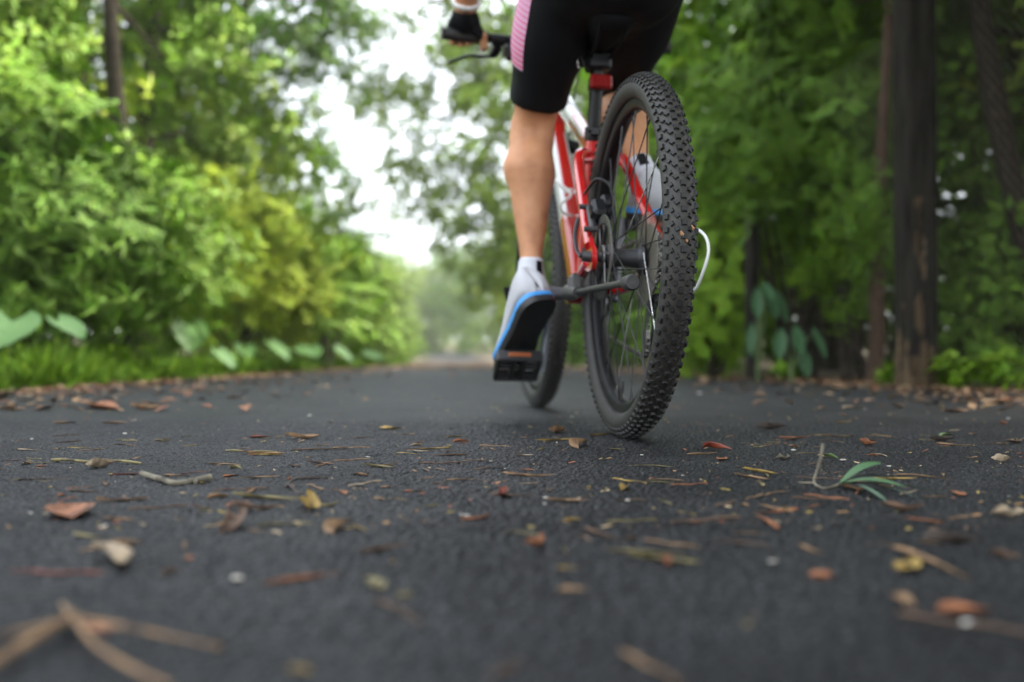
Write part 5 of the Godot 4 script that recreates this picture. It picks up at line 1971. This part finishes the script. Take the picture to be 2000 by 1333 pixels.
	bush("dark_shrub", "dark hollow shrub behind the broad grey-green leaves", "", Vector3(-3.304, 0.058, -6.600), [[Vector3(-3.434, 1.141, -6.700), 0.55, 0.55, 190], [Vector3(-3.079, 0.788, -6.800), 0.5, 0.45, 150], [Vector3(-3.327, 0.606, -6.300), 0.45, 0.4, 110], [Vector3(-3.103, 0.515, -7.200), 0.35, 0.25, 80]], "fine+strap", mid, 1.0)
	bush("arching_shrub", "mid-green feathery shrub arching out below the forked trunk", "", Vector3(-3.233, 0.103, -7.800), [[Vector3(-3.567, 1.355, -7.600), 0.42, 0.28, 130], [Vector3(-3.096, 1.228, -8.200), 0.42, 0.32, 130], [Vector3(-3.033, 0.846, -8.400), 0.5, 0.42, 130], [Vector3(-3.756, 1.804, -7.400), 0.4, 0.4, 110]], "fine+broad", bright, 1.0)
	bush("yellow_green_bush", "yellow-green bush with fronds spilling towards the road", "", Vector3(-3.138, 0.110, -11.000), [[Vector3(-3.382, 1.593, -11.000), 0.6, 0.42, 170], [Vector3(-2.853, 1.334, -10.800), 0.55, 0.38, 160], [Vector3(-2.970, 0.855, -10.600), 0.6, 0.4, 150], [Vector3(-3.675, 0.940, -11.000), 0.55, 0.45, 140], [Vector3(-2.560, 0.751, -10.800), 0.4, 0.25, 80]], "fine+broad", yellow, 0.95)
	bush("frond_bush", "fern-like bush of long arching fronds beyond the yellow-green bush", "", Vector3(-2.907, 0.093, -15.000), [[Vector3(-3.232, 0.901, -15.000), 0.7, 0.5, 60], [Vector3(-2.931, 1.296, -16.000), 0.8, 0.6, 70], [Vector3(-3.483, 1.917, -17.000), 0.8, 0.7, 80]], "frond+fine", bright, 1.0, 0.9)
	bush("tall_leafy_bush", "tall bright leafy bush filling the verge beside the dark shrub", "", Vector3(-4.341, 0.054, -8.400), [[Vector3(-4.542, 2.801, -8.400), 0.42, 0.5, 150], [Vector3(-4.465, 1.977, -7.800), 0.5, 0.6, 140], [Vector3(-4.475, 3.357, -8.800), 0.25, 0.35, 70], [Vector3(-4.934, 3.565, -8.600), 0.6, 0.5, 120]], "broad", bright, 1.05)
	tree("forked_tree", "slender dark tree forking low among bright leaves", "", [Vector3(-3.576, 0.168, -9.000), Vector3(-3.630, 1.187, -9.000), Vector3(-3.671, 2.041, -8.900), Vector3(-3.742, 2.717, -8.900), Vector3(-3.785, 3.490, -8.900), Vector3(-3.967, 5.107, -9.200)], 0.115, [[Vector3(-4.201, 3.556, -11.600), 0.5, 0.5, 80], [Vector3(-4.306, 4.934, -10.600), 1.0, 0.6, 170], [Vector3(-4.220, 4.520, -12.000), 0.6, 0.5, 90], [Vector3(-5.150, 5.319, -10.800), 0.9, 0.6, 150]], "broad", bright)
	tree("straight_tree", "dark straight tree close behind the forked tree", "", [Vector3(-4.569, 0.170, -11.500), Vector3(-4.529, 1.969, -11.500), Vector3(-4.437, 3.215, -11.500), Vector3(-4.354, 4.088, -11.500), Vector3(-4.339, 6.144, -11.600)], 0.15, [[Vector3(-4.087, 4.054, -12.600), 0.6, 0.5, 80], [Vector3(-4.082, 2.824, -12.600), 0.5, 0.5, 70], [Vector3(-4.356, 5.696, -12.000), 1.1, 0.7, 170]], "broad", bright)
	tree("thin_tree", "thin bare-stemmed tree among pale backlit leaves", "", [Vector3(-4.547, 0.091, -15.500), Vector3(-4.532, 2.599, -15.500), Vector3(-4.388, 4.110, -15.500), Vector3(-4.359, 5.456, -15.500), Vector3(-4.452, 7.650, -15.500)], 0.12, [[Vector3(-4.582, 4.497, -16.000), 0.9, 0.7, 120], [Vector3(-4.099, 4.096, -16.500), 0.9, 0.7, 110], [Vector3(-4.933, 5.626, -16.000), 0.9, 0.6, 100], [Vector3(-3.887, 3.675, -18.000), 0.9, 0.7, 100]], "broad", bright)
	tree("leaning_sapling", "thin sapling leaning across the bright leaves", "", [Vector3(-4.403, 0.168, -9.400), Vector3(-4.317, 2.580, -9.400), Vector3(-4.179, 3.283, -9.600), Vector3(-4.084, 4.040, -9.800)], 0.03, [[Vector3(-4.855, 3.644, -10.200), 0.2, 0.2, 24], [Vector3(-4.142, 4.337, -10.000), 0.25, 0.2, 24]], "broad", bright)
	tree("overhanging_tree", "tree reaching dark leafy boughs out into the white sky", "", [Vector3(-6.132, 0.130, -17.000), Vector3(-6.058, 3.755, -17.000), Vector3(-5.795, 6.523, -17.000), Vector3(-5.099, 8.583, -16.500), Vector3(-4.169, 9.814, -16.000)], 0.13, [[Vector3(-5.020, 5.887, -16.000), 0.8, 0.35, 80], [Vector3(-3.807, 5.322, -16.000), 0.75, 0.45, 110], [Vector3(-3.213, 5.977, -16.500), 0.7, 0.35, 80], [Vector3(-4.244, 6.671, -16.000), 1.2, 0.4, 120], [Vector3(-3.124, 5.230, -17.000), 0.5, 0.3, 40], [Vector3(-5.542, 7.773, -16.500), 1.6, 0.8, 180], [Vector3(-3.466, 7.281, -16.000), 1.3, 0.5, 130]], "broad+spray", mid, 1.1)

	var lt := [[3.4, 13.5], [4.6, 12.0], [5.6, 9.5], [4.4, 16.5], [6.4, 14.0], [3.7, 19.5], [5.4, 20.5], [4.3, 24.0], [7.0, 18.0], [5.6, 27.0], [4.0, 30.0], [8.2, 12.0], [4.2, 37.0], [6.8, 33.0], [4.4, 46.0], [4.2, 56.0], [6.6, 7.0], [7.6, 24.0], [5.0, 4.2], [4.3, 66.0], [4.4, 78.0]]
	for q in lt:
		var u: float = q[0]
		var d: float = q[1]
		var x := road_c(d) - u
		var b := Vector3(x, ground_y(x, d) - 0.05, -d)
		var h := rng.randf_range(4.5, 6.0) * (0.55 + 0.1 * u) * (1.0 if d < 22.0 else 0.72)
		var cl := []
		for i in 6:
			var y := lerpf(0.5, h, (i + 0.5) / 6.0)
			cl.append([b + Vector3(rng.randf_range(-1.0, 1.0), y, rng.randf_range(-1.1, 1.1)), rng.randf_range(0.6, 1.0), rng.randf_range(0.45, 0.75), 48 if d < 22.0 else 60])
		var kd: String = ["spray", "spray", "wisp"][rng.randi() % 3]
		var tn: int = rng.randi() % 4 if d < 24.0 else 4  # farther trees all take the pale tint, haze put into leaf colour
		tree("sunny_tree", ["bright green", "light green", "mid-green", "yellow-green", "pale green"][tn] + (" broad-leaved" if kd == "spray" else " narrow-leaved") + " tree of the open wood behind the grass verge" + ("" if d < 24.0 else ", far along the road"), "trees of the open wood", [b, b + Vector3(rng.randf_range(-0.2, 0.2), h * 0.4, 0.1), b + Vector3(rng.randf_range(-0.3, 0.3), h * 0.85, 0)], 0.09, cl, kd, [bright, pale, mid, yellow, pale][tn], 1.2 if d < 22.0 else 1.8)
	# bushes lining the grassy edge farther along; light tint stands in for haze
	for q in [[3.2, 17.5], [3.1, 21.0], [3.2, 25.0], [3.1, 29.0], [3.2, 34.0], [3.2, 40.0], [3.2, 47.0], [3.3, 55.0], [3.3, 64.0], [3.4, 74.0]]:
		var x: float = road_c(q[1]) - q[0]
		var y0 := ground_y(x, q[1])
		var b := Vector3(x, 0, -q[1])
		bush("edge_bush", "light green bush lining the grassy edge towards the bend", "bushes along the grassy edge", b, [[Vector3(x, y0 + 0.5, -q[1]), 0.8, 0.5, 70], [Vector3(x - 0.5, y0 + 1.1, -q[1] - 0.4), 0.9, 0.6, 80], [Vector3(x - 0.9, y0 + 1.8, -q[1]), 0.8, 0.6, 60]], ["wisp", "spray"][rng.randi() % 2], pale if hash(q[1]) % 2 == 0 else bright, 1.6)

	# --- ahead: trees where the road bends, and the big light tree over it
	tree("light_tree", "large pale feathery tree spreading over the road ahead", "", [Vector3(1.890, 0.041, -27.000), Vector3(1.602, 3.681, -27.000), Vector3(0.859, 7.201, -26.500), Vector3(-0.281, 9.892, -26.000), Vector3(-1.409, 12.441, -26.000)], 0.17, [[Vector3(-2.389, 7.351, -26.000), 1.4, 0.7, 62], [Vector3(-1.125, 8.197, -26.000), 1.3, 0.9, 74], [Vector3(-0.281, 6.364, -26.000), 1.2, 1.0, 74], [Vector3(-2.003, 5.335, -26.500), 1.3, 0.7, 58], [Vector3(-0.982, 4.253, -26.000), 1.2, 0.9, 74], [Vector3(-2.476, 3.973, -27.000), 0.8, 0.4, 27], [Vector3(-3.088, 5.519, -26.000), 0.8, 0.35, 22], [Vector3(0.292, 8.799, -27.000), 1.6, 1.2, 93], [Vector3(-1.688, 9.610, -26.000), 1.2, 0.5, 43], [Vector3(-0.582, 2.660, -27.000), 1.2, 1.0, 74], [Vector3(-3.242, 7.074, -25.000), 0.6, 0.3, 16], [Vector3(1.360, 5.325, -28.000), 1.6, 1.6, 124], [Vector3(-3.583, 8.702, -25.000), 0.8, 0.3, 24], [Vector3(-3.932, 6.575, -26.000), 0.6, 0.25, 18], [Vector3(-4.298, 4.557, -27.000), 0.6, 0.3, 20], [Vector3(-4.027, 9.535, -24.000), 1.0, 0.4, 30]], "wisp", pale, 1.9)
	# [x, distance, height] of the wood that closes the view beyond the bend
	var ah := [[-16.5, 92.0, 10.5], [-13.0, 99.0, 9.5], [-9.0, 108.0, 10.0], [-5.0, 104.0, 10.5], [-1.5, 96.0, 11.5], [2.5, 90.0, 12.5], [6.5, 98.0, 14.0], [-11.0, 126.0, 12.0], [-17.0, 122.0, 13.0], [-21.0, 112.0, 13.0], [1.0, 72.0, 8.5], [3.0, 60.0, 8.0], [1.6, 52.0, 6.5], [-7.0, 130.0, 12.5]]
	for q in ah:
		var d: float = q[1]
		var x: float = q[0]
		var b := Vector3(x, ground_y(x, d) - 0.1, -d)
		var h: float = q[2]
		var k := h / 9.0
		var cl := []
		for i in 8:
			cl.append([b + Vector3(rng.randf_range(-1.8, 1.8) * k, lerpf(0.5, h, (i + 0.4) / 8.0), rng.randf_range(-1.2, 1.2)), rng.randf_range(1.4, 2.0) * k, rng.randf_range(0.9, 1.3) * k, 80])
		tree("distant_tree", ["light green", "yellow-green", "bright green"][int(d) % 3] + " distant tree closing the view where the road bends", "distant trees at the bend", [b, b + Vector3(0.2, h * 0.5, 0), b + Vector3(0, h * 0.8, 0)], 0.14, cl, ["spray", "wisp"][rng.randi() % 2], [pale, yellow, bright][int(d) % 3], 2.6)  # light leaf tints make up for sunlight missing on these trees


func _ready() -> void:
	rng.seed = 20240
	# camera
	var cam := Camera3D.new()
	cam.name = "camera"
	var at := CameraAttributesPhysical.new()
	at.frustum_focal_length = 33.43
	at.frustum_focus_distance = 1.42
	at.frustum_near = 0.05
	at.frustum_far = 2000.0
	at.exposure_aperture = 2.3
	cam.attributes = at
	cam.position = Vector3(0, 0.158, 0)
	cam.rotation_degrees = Vector3(0.787, 0, 0)
	cam.current = true
	add_child(cam)
	# sky, sun and exposure
	var env := Environment.new()
	env.background_mode = Environment.BG_SKY
	var sky := Sky.new()
	var sm := ProceduralSkyMaterial.new()
	sm.sky_top_color = Color(0.92, 0.95, 1.0)
	sm.sky_horizon_color = Color(0.96, 0.98, 1.0)
	sm.sky_curve = 0.2
	sm.ground_bottom_color = Color(0.2, 0.2, 0.18)
	sm.ground_horizon_color = Color(0.5, 0.52, 0.5)
	sm.sky_energy_multiplier = 1.0
	sky.sky_material = sm
	env.sky = sky
	env.tonemap_mode = Environment.TONE_MAPPER_LINEAR
	env.tonemap_exposure = 3.6
	env.fog_enabled = true
	env.fog_density = 0.0010
	env.fog_light_color = Color(0.93, 0.97, 0.90)
	env.sdfgi_enabled = true
	env.ssao_enabled = true
	env.ssil_enabled = true
	var we := WorldEnvironment.new()
	we.name = "environment"
	we.environment = env
	add_child(we)
	var sun := DirectionalLight3D.new()
	sun.name = "sun"
	sun.light_energy = 1.5
	sun.light_angular_distance = 11.0
	sun.light_color = Color(1.0, 0.97, 0.92)
	sun.shadow_enabled = true
	sun.rotation_degrees = Vector3(-47, 116, 0)
	add_child(sun)

	make_materials()
	build_road()
	build_forest()
	var spin := Basis(Vector3.UP, deg_to_rad(7.31)) * Basis(Vector3.BACK, deg_to_rad(-1.28))
	var on_road := Transform3D(spin, Vector3(0.2141, 0.0, -1.7893))
	build_bicycle(on_road)
	build_person(on_road)
	build_litter()


# what lies on the asphalt: kind, both ends in metres (x, distance), colour
const LITTER := [
	["stick", -0.6644, 1.3735, -0.5216, 1.3422, "olive"],
	["curl", -0.5701, 1.2781, -0.5558, 1.3361, "pale"],
	["strip", -0.5144, 1.2148, -0.4700, 1.2352, "red"],
	["strip", -0.4345, 1.2249, -0.3950, 1.2563, "red"],
	["leaf", -0.3678, 1.2049, -0.3489, 1.2249, "orange"],
	["strip", -0.3389, 1.1855, -0.2940, 1.2049, "tan"],
	["strip", -0.6194, 1.1667, -0.5466, 1.1855, "brown"],
	["oval", -0.4911, 1.7699, -0.4500, 1.7806, "red"],
	["curl", -0.4232, 1.7489, -0.3438, 1.7283, "tan"],
	["curl", -0.4435, 1.0142, -0.4353, 1.0283, "tan"],
	["oval", -0.4093, 0.8861, -0.4494, 0.9739, "orange"],
	["stick", -0.3822, 0.9489, -0.3317, 0.9739, "brown"],
	["leaf", -0.3292, 1.0212, -0.3070, 1.0429, "tan"],
	["strip", -0.3060, 1.0355, -0.2225, 1.0004, "olive"],
	["curl", -0.2114, 0.9936, -0.1878, 0.9251, "yellow"],
	["curl", -0.2873, 0.9550, -0.2481, 0.9428, "brown"],
	["curl", -0.2583, 0.9428, -0.2323, 0.9612, "brown"],
	["curl", -0.2538, 0.8220, -0.2584, 0.9080, "brown"],
	["strip", -0.2312, 0.8578, -0.1795, 0.8705, "olive"],
	["curl", -0.1536, 0.8174, -0.1495, 0.8756, "tan"],
	["oval", -0.6573, 1.3123, -0.6419, 1.3181, "orange"],
	["curl", -0.6803, 1.3241, -0.6846, 1.3608, "grey"],
	["strip", -0.7417, 1.3799, -0.7188, 1.3930, "red"],
	["leaf", -1.2606, 2.8508, -1.0929, 2.6455, "orange"],
	["curl", -1.0869, 2.6940, -0.9793, 2.6695, "tan"],
	["leaf", -1.0302, 2.1285, -0.9850, 2.1597, "tan"],
	["leaf", -0.9203, 2.1285, -0.8625, 2.1440, "tan"],
	["strip", -0.2107, 1.0891, -0.1788, 1.0732, "tan"],
	["strip", -0.3426, 0.7509, -0.2991, 0.7869, "tan"],
	["strip", -0.3787, 0.8220, -0.3384, 0.8040, "olive"],
	["curl", -0.3275, 0.7396, -0.2710, 0.6662, "pale"],
	["curl", -0.2489, 0.6722, -0.2370, 0.6847, "brown"],
	["chip", -0.1943, 0.6573, -0.1848, 0.6573, "white"],
	["strip", -0.1669, 0.6374, -0.1212, 0.6722, "orange"],
	["stick", -0.3551, 0.6753, -0.2886, 0.6722, "red"],
	["chip", -0.2486, 0.7215, -0.2401, 0.7215, "orange"],
	["curl", 0.0089, 0.7547, 0.0249, 0.7997, "orange"],
	["strip", -0.0907, 0.6036, -0.0517, 0.5477, "brown"],
	["leaf", -0.1009, 0.6573, -0.0835, 0.6227, "olive"],
	["chip", -0.0739, 0.6098, -0.0635, 0.6098, "olive"],
	["oval", 0.0297, 0.6293, 0.0506, 0.6293, "tan"],
	["strip", 0.0724, 0.7490, 0.1350, 0.7396, "olive"],
	["strip", 0.0876, 0.7250, 0.1392, 0.7009, "olive"],
	["curl", 0.1123, 0.7215, 0.1144, 0.6879, "orange"],
	["chip", 0.2059, 0.6617, 0.2237, 0.6617, "orange"],
	["leaf", 0.0319, 0.6911, 0.0490, 0.6911, "yellow"],
	["oval", -0.1116, 0.4710, -0.0978, 0.4680, "yellow"],
	["oval", 0.2541, 0.5743, 0.2911, 0.5743, "orange"],
	["stick", 0.2294, 0.5666, 0.2860, 0.5281, "brown"],
	["chip", 0.2570, 0.5477, 0.2658, 0.5477, "white"],
	["strip", 0.3061, 0.7705, 0.3156, 0.6573, "tan"],
	["leaf", 0.2713, 0.6722, 0.3029, 0.7180, "yellow"],
	["curl", 0.3341, 0.7827, 0.3846, 0.7745, "dark"],
	["stick", 0.0575, 0.4963, 0.0792, 0.4482, "tan"],
	["strip", -0.0123, 0.4586, 0.0078, 0.4849, "brown"],
	["strip", 0.4890, 1.7489, 0.5611, 1.7806, "orange"],
	["curl", 0.4971, 1.9584, 0.5785, 1.9849, "dark"],
	["curl", 0.6176, 1.6695, 0.6148, 1.5970, "orange"],
	["curl", 0.3109, 1.5631, 0.3555, 1.5306, "red"],
	["strip", 0.2672, 1.4622, 0.3224, 1.4918, "tan"],
	["strip", 0.3105, 1.2837, 0.3422, 1.2199, "yellow"],
	["strip", 0.2844, 1.2249, 0.3160, 1.1667, "tan"],
	["curl", 0.3819, 1.3930, 0.4187, 1.4267, "grey"],
	["strip", 0.4898, 1.2249, 0.5460, 1.1760, "tan"],
	["leaf", 0.4906, 1.0693, 0.4951, 1.0355, "orange"],
	["curl", 0.3673, 0.9550, 0.4138, 0.9489, "brown"],
	["curl", 0.4535, 0.9080, 0.4987, 0.9193, "pale"],
	["curl", 0.7372, 1.6887, 0.8046, 1.7083, "dark"],
	["leaf", 0.8102, 1.8024, 0.8497, 1.8248, "green"],
	["strip", 0.7264, 2.1440, 0.7770, 2.1757, "yellow"],
	["curl", 0.6890, 1.3608, 0.7288, 1.3864, "pale"],
	["leaf", 1.1584, 2.5760, 1.2609, 2.5988, "tan"],
	["oval", 1.4828, 2.9960, 1.6176, 3.0683, "tan"],
	["leaf", 0.9567, 2.7702, 1.0380, 2.7965, "pale"],
	["strip", 0.5900, 1.7699, 0.6051, 1.7806, "brown"],
	["leaf", -0.1059, 1.6695, -0.0726, 1.6887, "orange"],
	["curl", -0.0960, 1.1309, -0.0821, 1.1397, "brown"],
	["strip", -0.0495, 0.8861, -0.0197, 0.9193, "orange"],
	["leaf", 0.0466, 0.8861, 0.0665, 0.8969, "yellow"],
	["strip", 0.0636, 0.8455, 0.0938, 0.7869, "brown"],
	["strip", 0.0346, 1.0072, 0.0838, 1.0004, "tan"],
	["curl", -0.0176, 1.0212, -0.0092, 1.0732, "red"],
	["strip", -0.0132, 1.2249, 0.0557, 1.2049, "tan"],
	["leaf", 0.1231, 1.0811, 0.1363, 1.1223, "yellow"],
	["strip", -0.2078, 1.3241, -0.1594, 1.2893, "olive"],
	["strip", 0.1608, 1.3241, 0.2261, 1.3065, "olive"],
	["strip", 0.0418, 1.6887, 0.1208, 1.7283, "yellow"],
	["strip", 0.1445, 1.7915, 0.1960, 1.8594, "yellow"],
	["curl", 0.0790, 1.8362, 0.1087, 1.9076, "tan"],
	["leaf", -0.2818, 1.9849, -0.2191, 1.9584, "yellow"],
	["stick", 0.1449, 0.8705, 0.2162, 0.9024, "brown"],
	["strip", 0.2307, 0.9024, 0.2339, 0.8312, "orange"],
	["strip", 0.1614, 0.7911, 0.2118, 0.7705, "brown"],
	["strip", 0.1908, 0.8266, 0.2207, 0.8220, "tan"],
	["stick", -0.4560, 1.5148, -0.3708, 1.4994, "olive"],
	["strip", -0.4261, 1.4843, -0.3476, 1.4695, "tan"],
	["stick", -0.1304, 1.3483, -0.0731, 1.3608, "brown"],
	["strip", -0.3620, 1.5306, -0.2578, 1.5467, "brown"],
	["curl", -0.2977, 1.0655, -0.2948, 1.0972, "tan"],
	["chip", -0.0334, 1.3799, -0.0274, 1.3799, "white"],
	["chip", 0.0331, 1.0283, 0.0398, 1.0283, "white"],
	["chip", 0.1190, 1.0072, 0.1255, 1.0072, "white"],
	["chip", 0.5149, 1.3123, 0.5233, 1.3123, "white"],
	["chip", -0.4182, 2.1597, -0.4042, 2.1597, "grey"],
	["chip", -0.3098, 1.4267, -0.3037, 1.4267, "yellow"],
	["chip", -0.5137, 2.3877, -0.5009, 2.3877, "white"],
	["chip", -0.7571, 1.8477, -0.7472, 1.8477, "white"],
	["chip", -0.1215, 1.0772, -0.1123, 1.0772, "orange"],
	["chip", 0.4484, 1.5306, 0.4575, 1.5306, "white"],
	["chip", 0.4769, 1.3864, 0.4874, 1.3864, "white"],
	["chip", 0.1410, 0.5666, 0.1471, 0.5666, "grey"],
	["chip", 0.1913, 0.7128, 0.1989, 0.7128, "white"],
	["chip", 0.2154, 1.2148, 0.2207, 1.2148, "white"],
	["chip", 0.7611, 3.9293, 0.7865, 3.9293, "white"],
	["curl", 0.8520, 1.6508, 0.9070, 1.6887, "brown"],
	["leaf", 0.4747, 1.4478, 0.4861, 1.4130, "green"],
	["leaf", 0.2479, 0.6162, 0.2457, 0.5799, "tan"],
	["chip", 0.1322, 0.5477, 0.1380, 0.5477, "olive"],
	["oval", -0.2460, 0.5528, -0.2237, 0.5281, "orange"],
	["leaf", -0.2700, 0.5329, -0.2591, 0.5281, "yellow"],
	["curl", 0.3692, 0.7396, 0.3873, 0.7215, "brown"],
	["chip", -0.0918, 0.7128, -0.0872, 0.7128, "yellow"],
	["strip", -0.1191, 0.7396, -0.0832, 0.7745, "brown"],
	["leaf", 0.0608, 0.4930, 0.0676, 0.4849, "tan"],
	["curl", 0.3891, 1.0972, 0.3993, 1.0772, "tan"],
	["strip", -0.1152, 1.5306, -0.0774, 1.5148, "brown"],
	["curl", 0.1092, 1.5631, 0.1260, 1.6508, "tan"],
	["strip", -0.0742, 1.3799, -0.0299, 1.3930, "tan"],
	["strip", -0.1728, 1.5306, -0.1429, 1.5631, "brown"],
	["strip", 0.1580, 1.5631, 0.1846, 1.5467, "olive"],
	["leaf", 0.2967, 1.3799, 0.3190, 1.4130, "orange"],
	["strip", 0.4273, 0.9251, 0.4416, 0.9136, "brown"],
]
